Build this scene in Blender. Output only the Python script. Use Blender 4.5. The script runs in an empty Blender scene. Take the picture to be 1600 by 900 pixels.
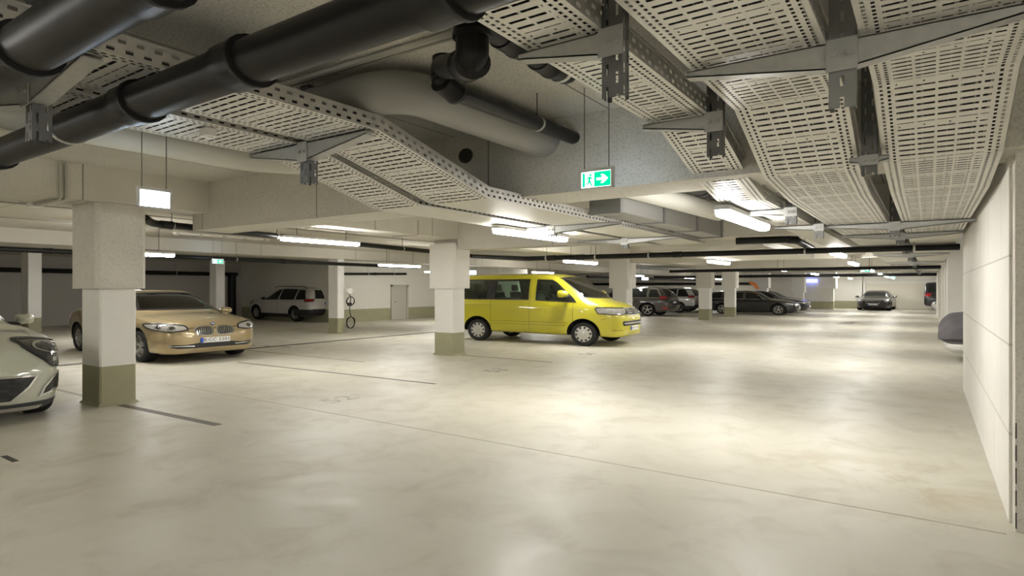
import bpy, bmesh, math, random
from mathutils import Vector, Matrix
from mathutils.bvhtree import BVHTree
random.seed(7)
C = bpy.context.scene.collection
PI = math.pi
# ---- camera geometry (plan in metres; heights are in metres and drawn at KZ) ----
F = 945.0; KZ = 0.844; HC = 1.625
TH = math.atan2(650.0, F); SN, CS = math.sin(TH), math.cos(TH)

def at(u, v, Z=0.0):                       # point of height Z seen at pixel u, v
    d = F*KZ*(HC-Z)/(v-450.0); r = (u-800.0)/F*d
    return (r*CS-d*SN, r*SN+d*CS)

# ---------------------------------------------------------------- materials
MATS = {}
def new_mat(name):
    m = bpy.data.materials.new(name); m.use_nodes = True
    nt = m.node_tree
    for n in list(nt.nodes): nt.nodes.remove(n)
    out = nt.nodes.new('ShaderNodeOutputMaterial')
    return m, nt, out
def N(nt, kind, **kw):
    n = nt.nodes.new(kind)
    for k, v in kw.items():
        if k in n.inputs.keys(): n.inputs[k].default_value = v
        else: setattr(n, k, v)
    return n
def L(nt, a, ao, b, bi): nt.links.new(a.outputs[ao], b.inputs[bi])
def rgba(c): return (c[0], c[1], c[2], 1.0)
def mathn(nt, op, a, b=None, c=None):
    n = nt.nodes.new('ShaderNodeMath'); n.operation = op
    for i, x in enumerate((a, b, c)):
        if x is None: continue
        if isinstance(x, (int, float)): n.inputs[i].default_value = x
        else: nt.links.new(x, n.inputs[i])
    return n.outputs[0]
def mixcol(nt, fac, a, b, mode='MIX'):
    n = nt.nodes.new('ShaderNodeMix'); n.data_type = 'RGBA'; n.blend_type = mode
    for i, x in ((0, fac), (6, a), (7, b)):
        if isinstance(x, (int, float)): n.inputs[i].default_value = x
        elif isinstance(x, tuple): n.inputs[i].default_value = rgba(x)
        else: nt.links.new(x, n.inputs[i])
    return n.outputs[2]

def plain(name, col, rough=0.5, metal=0.0, coat=0.0, var=0.06, scale=14.0, bump=0.0, spec=0.5):
    if name in MATS: return MATS[name]
    m, nt, out = new_mat(name)
    p = N(nt, 'ShaderNodeBsdfPrincipled', Roughness=rough, Metallic=metal)
    p.inputs['Coat Weight'].default_value = coat
    p.inputs['Coat Roughness'].default_value = 0.04
    p.inputs['Specular IOR Level'].default_value = spec
    tc = N(nt, 'ShaderNodeTexCoord')
    nz = N(nt, 'ShaderNodeTexNoise', Scale=scale, Detail=4.0)
    L(nt, tc, 'Object', nz, 'Vector')
    lo = tuple(max(0, x*(1-var)) for x in col); hi = tuple(min(1, x*(1+var)) for x in col)
    c = mixcol(nt, nz.outputs['Fac'], lo, hi)
    nt.links.new(c, p.inputs['Base Color'])
    if bump:
        b = N(nt, 'ShaderNodeBump', Strength=bump, Distance=0.01)
        L(nt, nz, 'Fac', b, 'Height'); L(nt, b, 'Normal', p, 'Normal')
    L(nt, p, 'BSDF', out, 'Surface')
    MATS[name] = m
    return m

def concrete(name, col, joints=(), rough=0.85, pores=0.25, var=0.13, board=False):
    """joints: (axis, spacing, offset) dark formwork joint lines in world X / Y."""
    if name in MATS: return MATS[name]
    m, nt, out = new_mat(name)
    p = N(nt, 'ShaderNodeBsdfPrincipled', Roughness=rough)
    p.inputs['Specular IOR Level'].default_value = 0.3
    g = N(nt, 'ShaderNodeNewGeometry')
    n1 = N(nt, 'ShaderNodeTexNoise', Scale=1.1, Detail=5.0, Roughness=0.6)
    n2 = N(nt, 'ShaderNodeTexNoise', Scale=60.0, Detail=6.0, Roughness=0.75)
    for n in (n1, n2): L(nt, g, 'Position', n, 'Vector')
    lo = tuple(x*(1-var*1.6) for x in col); hi = tuple(min(1, x*(1+var)) for x in col)
    c = mixcol(nt, n1.outputs['Fac'], lo, hi)
    r = N(nt, 'ShaderNodeValToRGB'); r.color_ramp.elements[0].position = 0.36; r.color_ramp.elements[1].position = 0.52
    r.color_ramp.elements[0].color = (1-pores*1.6,)*3+(1,); r.color_ramp.elements[1].color = (1, 1, 1, 1)
    L(nt, n2, 'Fac', r, 'Fac')
    c = mixcol(nt, 0.8, c, r.outputs['Color'], 'MULTIPLY')
    sep = N(nt, 'ShaderNodeSeparateXYZ'); L(nt, g, 'Position', sep, 'Vector')
    hsum = n2.outputs['Fac']
    for ax, sp, of in joints:
        f = mathn(nt, 'FRACT', mathn(nt, 'DIVIDE', mathn(nt, 'ADD', sep.outputs[ax], 1000.0*sp-of), sp))
        lt = mathn(nt, 'LESS_THAN', mathn(nt, 'ABSOLUTE', mathn(nt, 'SUBTRACT', f, 0.5)), 0.007/sp)
        c = mixcol(nt, lt, c, tuple(x*0.33 for x in col))
    nt.links.new(c, p.inputs['Base Color'])
    b = N(nt, 'ShaderNodeBump', Strength=0.35, Distance=0.006)
    nt.links.new(hsum, b.inputs['Height']); L(nt, b, 'Normal', p, 'Normal')
    L(nt, p, 'BSDF', out, 'Surface')
    MATS[name] = m
    return m

def emit(name, col, strength):
    if name in MATS: return MATS[name]
    m, nt, out = new_mat(name)
    e = N(nt, 'ShaderNodeEmission', Strength=strength); e.inputs['Color'].default_value = rgba(col)
    L(nt, e, 'Emission', out, 'Surface')
    MATS[name] = m
    return m

def glass(name, tint=(0.5, 0.55, 0.52), refl=0.5):
    if name in MATS: return MATS[name]
    m, nt, out = new_mat(name)
    t = N(nt, 'ShaderNodeBsdfTransparent'); t.inputs['Color'].default_value = rgba(tint)
    gl = N(nt, 'ShaderNodeBsdfGlossy', Roughness=0.03); gl.inputs['Color'].default_value = (1, 1, 1, 1)
    fr = N(nt, 'ShaderNodeFresnel', IOR=1.5)
    mx = N(nt, 'ShaderNodeMixShader')
    nt.links.new(mathn(nt, 'MULTIPLY', fr.outputs[0], refl*2), mx.inputs[0])
    L(nt, t, 'BSDF', mx, 1); L(nt, gl, 'BSDF', mx, 2); L(nt, mx, 'Shader', out, 'Surface')
    MATS[name] = m
    return m

def tray_mat(name, width, col, slots=True, fine=False):
    """galvanised perforated sheet: rows of cross slots and two columns of short slots along each edge (UV in metres)."""
    if name in MATS: return MATS[name]
    m, nt, out = new_mat(name)
    p = N(nt, 'ShaderNodeBsdfPrincipled', Roughness=0.42, Metallic=0.35)
    uv = N(nt, 'ShaderNodeUVMap'); uv.uv_map = 'UVMap'
    sep = N(nt, 'ShaderNodeSeparateXYZ'); L(nt, uv, 'UV', sep, 'Vector')
    u, v = sep.outputs[0], sep.outputs[1]
    g = N(nt, 'ShaderNodeNewGeometry')
    nz = N(nt, 'ShaderNodeTexNoise', Scale=9.0, Detail=4.0); L(nt, g, 'Position', nz, 'Vector')
    c = mixcol(nt, nz.outputs['Fac'], tuple(x*0.86 for x in col), tuple(min(1, x*1.1) for x in col))
    nt.links.new(c, p.inputs['Base Color'])
    def band(val, period, duty, off=0.0):
        f = mathn(nt, 'FRACT', mathn(nt, 'DIVIDE', mathn(nt, 'ADD', val, 100*period+off), period))
        return mathn(nt, 'LESS_THAN', f, duty)
    def AND(*a):
        r = a[0]
        for x in a[1:]: r = mathn(nt, 'MULTIPLY', r, x)
        return r
    ue = mathn(nt, 'MINIMUM', u, mathn(nt, 'SUBTRACT', width, u))      # distance from nearer edge
    mid = mathn(nt, 'GREATER_THAN', ue, 0.085)
    sp = 0.056
    rows = band(v, sp, 0.30)
    blank = mathn(nt, 'SUBTRACT', 1.0, band(v, sp*7, 1/7.01, -sp*0.1))
    seg = band(u, 0.088, 0.86, -0.085)
    slot = AND(mid, rows, seg, blank)
    cols = None
    for e0 in (0.022, 0.054):
        a = AND(mathn(nt, 'GREATER_THAN', ue, e0), mathn(nt, 'LESS_THAN', ue, e0+0.013), band(v, 0.036, 0.55, e0*0.5))
        cols = a if cols is None else mathn(nt, 'ADD', cols, a)
    holes = AND(mid, band(v, sp*7, 0.03, -sp*0.55), band(u, 0.11, 0.07, 0.02))
    al = mathn(nt, 'MINIMUM', mathn(nt, 'ADD', mathn(nt, 'ADD', slot, cols), holes), 1.0)
    tr = N(nt, 'ShaderNodeBsdfTransparent'); mx = N(nt, 'ShaderNodeMixShader')
    nt.links.new(al, mx.inputs[0]); L(nt, p, 'BSDF', mx, 1); L(nt, tr, 'BSDF', mx, 2)
    L(nt, mx, 'Shader', out, 'Surface')
    MATS[name] = m
    return m

def punched_mat(name, col, per, duty, rows, rough=0.45, metal=0.4):
    """sheet steel with rows of slots; UV: u across (0..1), v along in metres."""
    if name in MATS: return MATS[name]
    m, nt, out = new_mat(name)
    p = N(nt, 'ShaderNodeBsdfPrincipled', Roughness=rough, Metallic=metal)
    g = N(nt, 'ShaderNodeNewGeometry')
    nz = N(nt, 'ShaderNodeTexNoise', Scale=12.0, Detail=4.0); L(nt, g, 'Position', nz, 'Vector')
    c = mixcol(nt, nz.outputs['Fac'], tuple(x*0.85 for x in col), tuple(min(1, x*1.1) for x in col))
    nt.links.new(c, p.inputs['Base Color'])
    uv = N(nt, 'ShaderNodeUVMap'); uv.uv_map = 'UVMap'
    sep = N(nt, 'ShaderNodeSeparateXYZ'); L(nt, uv, 'UV', sep, 'Vector')
    al = None
    for i, (r0, r1) in enumerate(rows):
        a = mathn(nt, 'MULTIPLY', mathn(nt, 'GREATER_THAN', sep.outputs[0], r0), mathn(nt, 'LESS_THAN', sep.outputs[0], r1))
        f = mathn(nt, 'FRACT', mathn(nt, 'DIVIDE', mathn(nt, 'ADD', sep.outputs[1], 100*per+i*per*0.4), per))
        a = mathn(nt, 'MULTIPLY', a, mathn(nt, 'LESS_THAN', f, duty))
        al = a if al is None else mathn(nt, 'ADD', al, a)
    tr = N(nt, 'ShaderNodeBsdfTransparent'); mx = N(nt, 'ShaderNodeMixShader')
    nt.links.new(al, mx.inputs[0]); L(nt, p, 'BSDF', mx, 1); L(nt, tr, 'BSDF', mx, 2)
    L(nt, mx, 'Shader', out, 'Surface')
    MATS[name] = m
    return m

def banded(name, top, band, zband, bump=0.1):
    """painted plaster with an olive base band up to height zband."""
    if name in MATS: return MATS[name]
    m, nt, out = new_mat(name)
    p = N(nt, 'ShaderNodeBsdfPrincipled', Roughness=0.6)
    g = N(nt, 'ShaderNodeNewGeometry'); sep = N(nt, 'ShaderNodeSeparateXYZ'); L(nt, g, 'Position', sep, 'Vector')
    nz = N(nt, 'ShaderNodeTexNoise', Scale=5.0, Detail=6.0); L(nt, g, 'Position', nz, 'Vector')
    a = mixcol(nt, nz.outputs['Fac'], tuple(x*0.93 for x in top), top)
    b = mixcol(nt, nz.outputs['Fac'], tuple(x*0.88 for x in band), tuple(x*1.08 for x in band))
    f = mathn(nt, 'LESS_THAN', sep.outputs[2], zband*KZ)
    nt.links.new(mixcol(nt, f, a, b), p.inputs['Base Color'])
    n2 = N(nt, 'ShaderNodeTexNoise', Scale=60.0, Detail=3.0); L(nt, g, 'Position', n2, 'Vector')
    bp = N(nt, 'ShaderNodeBump', Strength=bump, Distance=0.004); L(nt, n2, 'Fac', bp, 'Height'); L(nt, bp, 'Normal', p, 'Normal')
    L(nt, p, 'BSDF', out, 'Surface')
    MATS[name] = m
    return m

# ---------------------------------------------------------------- mesh builder
def catmull(pts, n):
    out = []
    P = [pts[0]] + list(pts) + [pts[-1]]
    for i in range(1, len(P)-2):
        a, b, c, d = P[i-1], P[i], P[i+1], P[i+2]
        for k in range(n):
            t = k/n
            out.append(tuple(0.5*((2*b[j]) + (c[j]-a[j])*t + (2*a[j]-5*b[j]+4*c[j]-d[j])*t*t + (3*b[j]-a[j]-3*c[j]+d[j])*t**3) for j in range(len(b))))
    out.append(tuple(pts[-1]))
    return out

def round_path(pts, rad, n=5):
    """polyline with rounded corners"""
    pts = [Vector(p) for p in pts]; out = [pts[0]]
    for i in range(1, len(pts)-1):
        a, b, c = pts[i-1], pts[i], pts[i+1]
        u = (a-b); w = (c-b); r = min(rad, u.length*0.49, w.length*0.49)
        p0 = b+u.normalized()*r; p1 = b+w.normalized()*r
        for k in range(n+1):
            t = k/n
            out.append(p0*(1-t)**2 + b*2*t*(1-t) + p1*t*t)
    out.append(pts[-1])
    return out

class MB:
    def __init__(s): s.v = []; s.f = []; s.m = []; s.uv = {}
    def add(s, vs, fs, mi=0, uvs=None):
        o = len(s.v); s.v += [tuple(x) for x in vs]
        for k, f in enumerate(fs):
            if uvs: s.uv[len(s.f)] = uvs[k]
            s.f.append(tuple(i+o for i in f)); s.m.append(mi)
        return s
    def box(s, x0, x1, y0, y1, z0, z1, mi=0, ch=0.0):
        if ch:
            return s.prism([(x0+ch, y0), (x1-ch, y0), (x1, y0+ch), (x1, y1-ch), (x1-ch, y1), (x0+ch, y1), (x0, y1-ch), (x0, y0+ch)], z0, z1, 'z', mi)
        v = [(x0, y0, z0), (x1, y0, z0), (x1, y1, z0), (x0, y1, z0), (x0, y0, z1), (x1, y0, z1), (x1, y1, z1), (x0, y1, z1)]
        return s.add(v, [(0, 3, 2, 1), (4, 5, 6, 7), (0, 1, 5, 4), (1, 2, 6, 5), (2, 3, 7, 6), (3, 0, 4, 7)], mi)
    def prism(s, poly, a, b, axis='z', mi=0):
        n = len(poly)
        def P(p, t):
            return {'z': (p[0], p[1], t), 'x': (t, p[0], p[1]), 'y': (p[0], t, p[1])}[axis]
        v = [P(p, a) for p in poly]+[P(p, b) for p in poly]
        fs = [tuple(range(n-1, -1, -1)), tuple(range(n, 2*n))]+[(i, (i+1) % n, n+(i+1) % n, n+i) for i in range(n)]
        return s.add(v, fs, mi)
    def tube(s, path, r, n=12, caps=True, mi=0):
        path = [Vector(p) for p in path]; rings = []
        rr = r if isinstance(r, (list, tuple)) else [r]*len(path)
        up = None
        for i, p in enumerate(path):
            t = (path[min(i+1, len(path)-1)]-path[max(i-1, 0)]).normalized()
            if up is None:
                up = Vector((0, 0, 1)) if abs(t.z) < 0.9 else Vector((1, 0, 0))
            a = (up - t*up.dot(t)).normalized(); b = t.cross(a); up = a
            rings.append([p+a*math.cos(2*PI*k/n)*rr[i]+b*math.sin(2*PI*k/n)*rr[i] for k in range(n)])
        v = [q for ring in rings for q in ring]; fs = []
        for i in range(len(rings)-1):
            for k in range(n):
                fs.append((i*n+k, i*n+(k+1) % n, (i+1)*n+(k+1) % n, (i+1)*n+k))
        if caps:
            fs += [tuple(range(n-1, -1, -1)), tuple((len(rings)-1)*n+k for k in range(n))]
        return s.add(v, fs, mi)
    def lathe(s, prof, c, axis='y', n=28, mi=0, sgn=1, closed=False):
        """prof: (radius, offset along axis)"""
        v = []; fs = []
        for r, o in prof:
            for k in range(n):
                a = 2*PI*k/n
                if axis == 'y': v.append((c[0]+r*math.cos(a), c[1]+o*sgn, c[2]+r*math.sin(a)))
                elif axis == 'x': v.append((c[0]+o*sgn, c[1]+r*math.cos(a), c[2]+r*math.sin(a)))
                else: v.append((c[0]+r*math.cos(a), c[1]+r*math.sin(a), c[2]+o*sgn))
        for i in range(len(prof)-1 + (1 if closed else 0)):
            j = (i+1) % len(prof)
            for k in range(n): fs.append((i*n+k, i*n+(k+1) % n, j*n+(k+1) % n, j*n+k))
        if not closed:
            if prof[0][0] > 1e-4: fs.append(tuple(range(n)))
            if prof[-1][0] > 1e-4: fs.append(tuple((len(prof)-1)*n+k for k in range(n)))
        return s.add(v, fs, mi)
    def strip(s, pts, w0, w1, uvscale=1.0, mi=0, axis='x'):
        """sheet swept along pts [(y, z)...] between w0 and w1 across, UV in metres (u across, v along)"""
        v = []; fs = []; uvs = []; acc = 0
        for i, (y, z) in enumerate(pts):
            v += [(w0, y, z), (w1, y, z)] if axis == 'x' else [(y, w0, z), (y, w1, z)]
            if i:
                l = math.hypot(pts[i][0]-pts[i-1][0], (pts[i][1]-pts[i-1][1])*KZ)
                fs.append((2*i-2, 2*i-1, 2*i+1, 2*i)); W = abs(w1-w0)
                uvs.append([(0, acc), (W, acc), (W, acc+l), (0, acc+l)]); acc += l
        return s.add(v, fs, mi, uvs)
    def build(s, name, mats, parent=None, smooth=None, fixn=True):
        me = bpy.data.meshes.new(name); me.from_pydata(s.v, [], s.f)
        for m in (mats if isinstance(mats, (list, tuple)) else [mats]): me.materials.append(m)
        for p, i in zip(me.polygons, s.m): p.material_index = i
        if s.uv:
            l = me.uv_layers.new(name='UVMap')
            for fi, uu in s.uv.items():
                for k, li in enumerate(me.polygons[fi].loop_indices): l.data[li].uv = uu[k]
        me.update()
        if fixn:
            bm = bmesh.new(); bm.from_mesh(me); bmesh.ops.recalc_face_normals(bm, faces=bm.faces); bm.to_mesh(me); bm.free()
        if smooth:
            for p in me.polygons: p.use_smooth = True
            me.set_sharp_from_angle(angle=math.radians(smooth))
        o = bpy.data.objects.new(name, me); C.objects.link(o)
        if parent: o.parent = parent
        return o

def tag(o, label=None, cat=None, group=None, kind=None):
    if label: o['label'] = label
    if cat: o['category'] = cat
    if group: o['group'] = group
    if kind: o['kind'] = kind
    return o
def thing(name, label, cat, loc=(0, 0, 0), rz=0.0, group=None, kind=None):
    o = bpy.data.objects.new(name, None); C.objects.link(o); o.empty_display_size = 0.1
    o.location = loc; o.rotation_euler = (0, 0, rz)
    return tag(o, label, cat, group, kind)
def dup(root, label, loc=None, rz=None, group=None):
    def cp(o, par):
        c = o.copy(); C.objects.link(c)
        if par: c.parent = par
        for ch in list(o.children): cp(ch, c)
        return c
    r = cp(root, None)
    if loc: r.location = loc
    if rz is not None: r.rotation_euler = (0, 0, rz)
    r['label'] = label
    if group: r['group'] = group
    return r
def struct(name, mb, m, label=None, smooth=None):
    o = mb.build(name, m, None, smooth); o['kind'] = 'structure'
    if label: o['label'] = label
    return o
FONT = None
def text_mb(txt, size, depth=0.002, spacing=1.0):
    """vertices / faces of a text lying in XY, centred, extruded by depth"""
    cu = bpy.data.curves.new('txt', 'FONT'); cu.body = txt; cu.size = size; cu.extrude = depth
    cu.align_x = 'CENTER'; cu.align_y = 'CENTER'; cu.space_character = spacing; cu.resolution_u = 3
    o = bpy.data.objects.new('txt', cu); C.objects.link(o)
    dg = bpy.context.evaluated_depsgraph_get()
    me = bpy.data.meshes.new_from_object(o.evaluated_get(dg))
    v = [tuple(x.co) for x in me.vertices]; f = [tuple(p.vertices) for p in me.polygons]
    bpy.data.objects.remove(o); bpy.data.curves.remove(cu); bpy.data.meshes.remove(me)
    return v, f
def boolean(obj, cutters):
    """difference with each cutter (temporary objects), exact solver; replaces the mesh data"""
    for c in cutters:
        md = obj.modifiers.new('b', 'BOOLEAN'); md.operation = 'DIFFERENCE'; md.object = c; md.solver = 'EXACT'
        try: md.material_mode = 'TRANSFER'
        except Exception: pass
    dg = bpy.context.evaluated_depsgraph_get()
    me = bpy.data.meshes.new_from_object(obj.evaluated_get(dg), depsgraph=dg)
    old = obj.data; nm = old.name
    obj.modifiers.clear(); obj.data = me; bpy.data.meshes.remove(old); me.name = nm
    for c in cutters:
        d = c.data; bpy.data.objects.remove(c); bpy.data.meshes.remove(d)
# ---------------------------------------------------------------- palette
RAW = concrete('raw_concrete', (0.64, 0.615, 0.545), joints=((0, 2.36, 0.35), (1, 1.25, 0.68)), pores=0.22)
SLAB = concrete('slab_concrete', (0.68, 0.66, 0.60), joints=((0, 1.55, 0.3), (1, 2.1, 1.3)), pores=0.3)
PAINTC = concrete('painted_slab', (0.64, 0.61, 0.53), joints=((1, 3.2, 1.4),), pores=0.06, var=0.05)
CAPC = concrete('cap_concrete', (0.68, 0.655, 0.59), pores=0.16)
CAPW = plain('cap_white', (0.82, 0.80, 0.755), 0.7, var=0.04, bump=0.1)
WHITEW = banded('column_paint', (0.84, 0.825, 0.785), (0.34, 0.33, 0.21), 0.545)
LEFTW = banded('left_wall_paint', (0.78, 0.76, 0.69), (0.36, 0.35, 0.22), 0.60)
DARKW = plain('grey_wall_paint', (0.46, 0.44, 0.40), 0.75, var=0.06, scale=2.0, bump=0.1)
BLOCKW = None
STEEL = plain('galvanised', (0.42, 0.42, 0.40), 0.42, 0.45, var=0.14, scale=30)
STEELD = plain('galvanised_dull', (0.27, 0.27, 0.26), 0.5, 0.45, var=0.14, scale=30)
BLACKP = plain('black_pipe', (0.012, 0.011, 0.010), 0.42, var=0.25, scale=6, spec=0.22)
BLACKR = plain('black_rubber', (0.012, 0.012, 0.012), 0.6, var=0.1)
DUCTM = plain('pale_duct', (0.60, 0.585, 0.52), 0.5, var=0.05, scale=3)
DUCTG = plain('grey_duct', (0.30, 0.295, 0.275), 0.5, var=0.06, scale=3)
CONDUIT = plain('grey_conduit', (0.42, 0.41, 0.36), 0.5)
RODM = plain('hanger_rod', (0.16, 0.15, 0.13), 0.5, 0.5)
CLAMPM = plain('clamp_steel', (0.55, 0.54, 0.50), 0.35, 0.6)

def floor_mat():
    m, nt, out = new_mat('floor_coating')
    p = N(nt, 'ShaderNodeBsdfPrincipled')
    g = N(nt, 'ShaderNodeNewGeometry')
    sep = N(nt, 'ShaderNodeSeparateXYZ'); L(nt, g, 'Position', sep, 'Vector')
    def nz(s, d=5.0, r=0.6, dist=0.0):
        n = N(nt, 'ShaderNodeTexNoise', Scale=s, Detail=d, Roughness=r, Distortion=dist); L(nt, g, 'Position', n, 'Vector'); return n.outputs['Fac']
    big, mid, fin = nz(0.45), nz(2.2, 6.0, 0.65, 0.6), nz(55.0, 4.0, 0.7)
    def ramp(x, a, b):
        n = N(nt, 'ShaderNodeMapRange'); nt.links.new(x, n.inputs[0]); n.inputs[1].default_value = a; n.inputs[2].default_value = b
        n.clamp = True; return n.outputs[0]
    c = mixcol(nt, ramp(big, 0.35, 0.65), (0.55, 0.52, 0.425), (0.63, 0.602, 0.515))
    c = mixcol(nt, mathn(nt, 'MULTIPLY', ramp(mid, 0.50, 0.70), 0.45), c, (0.43, 0.395, 0.31))
    c = mixcol(nt, mathn(nt, 'MULTIPLY', ramp(fin, 0.62, 0.75), 0.22), c, (0.30, 0.27, 0.21))
    # damp brown patches by the wall foot on the right
    st = nz(1.7, 7.0, 0.7, 1.2)
    def near(cx, cy, rad):
        d = mathn(nt, 'ADD', mathn(nt, 'POWER', mathn(nt, 'SUBTRACT', sep.outputs[0], cx), 2.0), mathn(nt, 'POWER', mathn(nt, 'SUBTRACT', sep.outputs[1], cy), 2.0))
        return ramp(mathn(nt, 'DIVIDE', mathn(nt, 'SQRT', d), rad), 1.0, 0.35)
    for cx, cy, rad, k in ((0.0, 5.1, 0.85, 0.5), (-0.75, 5.2, 0.5, 0.4)):
        f = mathn(nt, 'MULTIPLY', near(cx, cy, rad), ramp(st, 0.46, 0.62))
        c = mixcol(nt, mathn(nt, 'MULTIPLY', f, k), c, (0.40, 0.33, 0.20))
    nt.links.new(c, p.inputs['Base Color'])
    nt.links.new(mathn(nt, 'ADD', mathn(nt, 'MULTIPLY', ramp(mid, 0.3, 0.7), 0.26), 0.34), p.inputs['Roughness'])
    p.inputs['Specular IOR Level'].default_value = 0.5
    b = N(nt, 'ShaderNodeBump', Strength=0.12, Distance=0.006); nt.links.new(mid, b.inputs['Height']); L(nt, b, 'Normal', p, 'Normal')
    L(nt, p, 'BSDF', out, 'Surface')
    return m
FLOORM = floor_mat()

def block_mat():
    """pale painted blockwork: large blocks with faint joints (world Y / Z)"""
    m, nt, out = new_mat('white_blockwork')
    p = N(nt, 'ShaderNodeBsdfPrincipled', Roughness=0.75)
    g = N(nt, 'ShaderNodeNewGeometry'); sep = N(nt, 'ShaderNodeSeparateXYZ'); L(nt, g, 'Position', sep, 'Vector')
    cb = N(nt, 'ShaderNodeCombineXYZ'); L(nt, sep, 1, cb, 0); L(nt, sep, 2, cb, 1)
    br = N(nt, 'ShaderNodeTexBrick', Scale=1.0)
    br.inputs['Brick Width'].default_value = 1.0; br.inputs['Row Height'].default_value = 0.52; br.inputs['Mortar Size'].default_value = 0.007
    br.inputs['Color1'].default_value = (0.80, 0.78, 0.73, 1); br.inputs['Color2'].default_value = (0.76, 0.74, 0.69, 1); br.inputs['Mortar'].default_value = (0.55, 0.53, 0.48, 1)
    L(nt, cb, 'Vector', br, 'Vector')
    nz = N(nt, 'ShaderNodeTexNoise', Scale=4.0, Detail=6.0); L(nt, g, 'Position', nz, 'Vector')
    nt.links.new(mixcol(nt, mathn(nt, 'MULTIPLY', nz.outputs['Fac'], 0.30), br.outputs['Color'], (0.5, 0.47, 0.41)), p.inputs['Base Color'])
    n2 = N(nt, 'ShaderNodeTexNoise', Scale=70.0, Detail=3.0); L(nt, g, 'Position', n2, 'Vector')
    bp = N(nt, 'ShaderNodeBump', Strength=0.12, Distance=0.004); L(nt, n2, 'Fac', bp, 'Height'); L(nt, bp, 'Normal', p, 'Normal')
    L(nt, p, 'BSDF', out, 'Surface')
    return m
BLOCKW = block_mat()

ZC, ZL = 3.26, 3.0                          # ceiling of the lane and of the left bays
XR, YB, YN = 6.5, 46.6, -3.6                # far right, far back, behind the camera
XL = -26.2
# ---------------------------------------------------------------- shell
struct('floor', MB().box(XL-0.3, XR+0.3, YN-0.3, YB+0.3, -0.15, 0.0), FLOORM, 'pale beige coated concrete garage floor')
struct('ceiling', MB().box(-8.3, XR+0.3, YN-0.3, YB+0.3, ZC, ZC+0.2), SLAB, 'raw grey concrete slab over the lane')
struct('ceiling_left', MB().box(XL-0.3, -8.3, YN-0.3, YB+0.3, ZL, ZL+0.46), PAINTC, 'pale painted slab over the left parking bays')
struct('wall_left', MB().box(XL-0.3, XL, YN-0.3, YB+0.3, 0, ZL), DARKW, 'grey rear wall of the left bays')
struct('wall_front', MB().box(XL, XR, YN-0.3, YN, 0, ZC), CAPW)
struct('wall_back', MB().box(XL, XR, YB, YB+0.3, 0, ZC), LEFTW, 'white far end wall with olive base band')
struct('wall_far_right', MB().box(XR, XR+0.3, YN, YB, 0, ZC), CAPW)
# white wall with the door, left
struct('wall_door', MB().box(-26.2, -19.2, 16.0, 29.5, 0, ZL), LEFTW, 'white wall with olive base band and a grey door')
# right wall: painted blockwork and its raw concrete end
struct('wall_right', MB().box(0.39, 0.62, 4.56, 10.17, 0, ZC), BLOCKW, 'white painted blockwork wall on the right')
struct('wall_right_end', MB().box(0.405, 6.5, 4.415, 4.56, 0, ZC), CAPC, 'raw concrete wall end at the right edge')
g = MB()
for k in range(5):
    g.box(0.4055, 0.4115, 4.411, 4.45, 0.02+k*0.15, 0.02+k*0.15+0.105)
struct('trim_joint', g, BLACKR, 'dark broken joint strip between white wall and raw concrete')
# right row: stub walls between the right hand bays
for i, (y, w) in enumerate(((16.9, 0.35), (19.6, 0.4), (24.2, 0.4), (28.8, 0.4), (33.4, 0.4), (38.0, 0.4))):
    struct('wall_stub_%d' % (i+1), MB().box(0.36, 1.1 if i else 0.95, y, y+w, 0, ZC), CAPW, 'white stub wall between right hand bays')
# ---------------------------------------------------------------- beams
def beamX(i, x0, x1, y0, y1, z, m=RAW): return struct('beam_cross_%d' % i, MB().box(x0, x1, y0, y1, z, ZC), m, 'concrete beam across the lane')
beamX(1, -8.15, 6.5, 4.27, 4.80, 2.54)
beamX(2, -7.75, 0.39, 9.35, 9.85, 2.54)
beamX(3, -7.75, 6.5, 17.85, 18.35, 2.56, PAINTC)
beamX(4, -7.75, 6.5, 26.2, 26.7, 2.60, PAINTC)
beamX(5, -7.75, 6.5, 35.6, 36.1, 2.62, PAINTC)
RAWL = concrete('raw_concrete_pale', (0.70, 0.67, 0.59), joints=((1, 1.44, 0.68),), pores=0.12)
struct('beam_lane', MB().box(-8.5, -7.75, YN, 9.5, 2.79, ZC), RAWL, 'raw concrete beam over the first column row')
struct('beam_lane_far', MB().box(-8.5, -7.75, 9.5, YB, 2.70, ZC), PAINTC)
struct('beam_left', MB().box(-15.3, -14.5, YN, YB, 2.66, ZL), PAINTC, 'painted beam over the second column row')
# ---------------------------------------------------------------- columns
def column(label, x0, x1, y0, y1, cap=True, raw=False, ztop=2.785, capm=None, zb=1.615, grow=0.10):
    t = thing('concrete_column', label, 'column', ((x0+x1)/2, (y0+y1)/2, 0), kind='thing')
    w, d = (x1-x0)/2, (y1-y0)/2
    z1 = zb if cap else ztop
    MB().box(-w, w, -d, d, 0, z1+0.02, ch=0.018).build('shaft', WHITEW, t)
    b = MB()
    prof = [(0, 0), (0.035, 0), (0.012, 0.012), (0, 0.04)]
    o = 0.022
    b.add([(-w-o, -d-o, 0.002), (w+o, -d-o, 0.002), (w+o, d+o, 0.002), (-w-o, d+o, 0.002), (-w, -d, 0.035), (w, -d, 0.035), (w, d, 0.035), (-w, d, 0.035)],
          [(0, 1, 5, 4), (1, 2, 6, 5), (2, 3, 7, 6), (3, 0, 4, 7), (0, 3, 2, 1), (4, 5, 6, 7)])
    b.build('base_cove', WHITEW, t)
    if cap:
        MB().box(-w-grow, w+grow, -d-grow*0.75, d+grow*0.75, zb, ztop, ch=0.045).build('column_head', capm or CAPW, t)
    return t
column('white column with raw concrete head beside the gold car', -8.36, -7.86, 3.05, 3.44, capm=CAPC)
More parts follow.
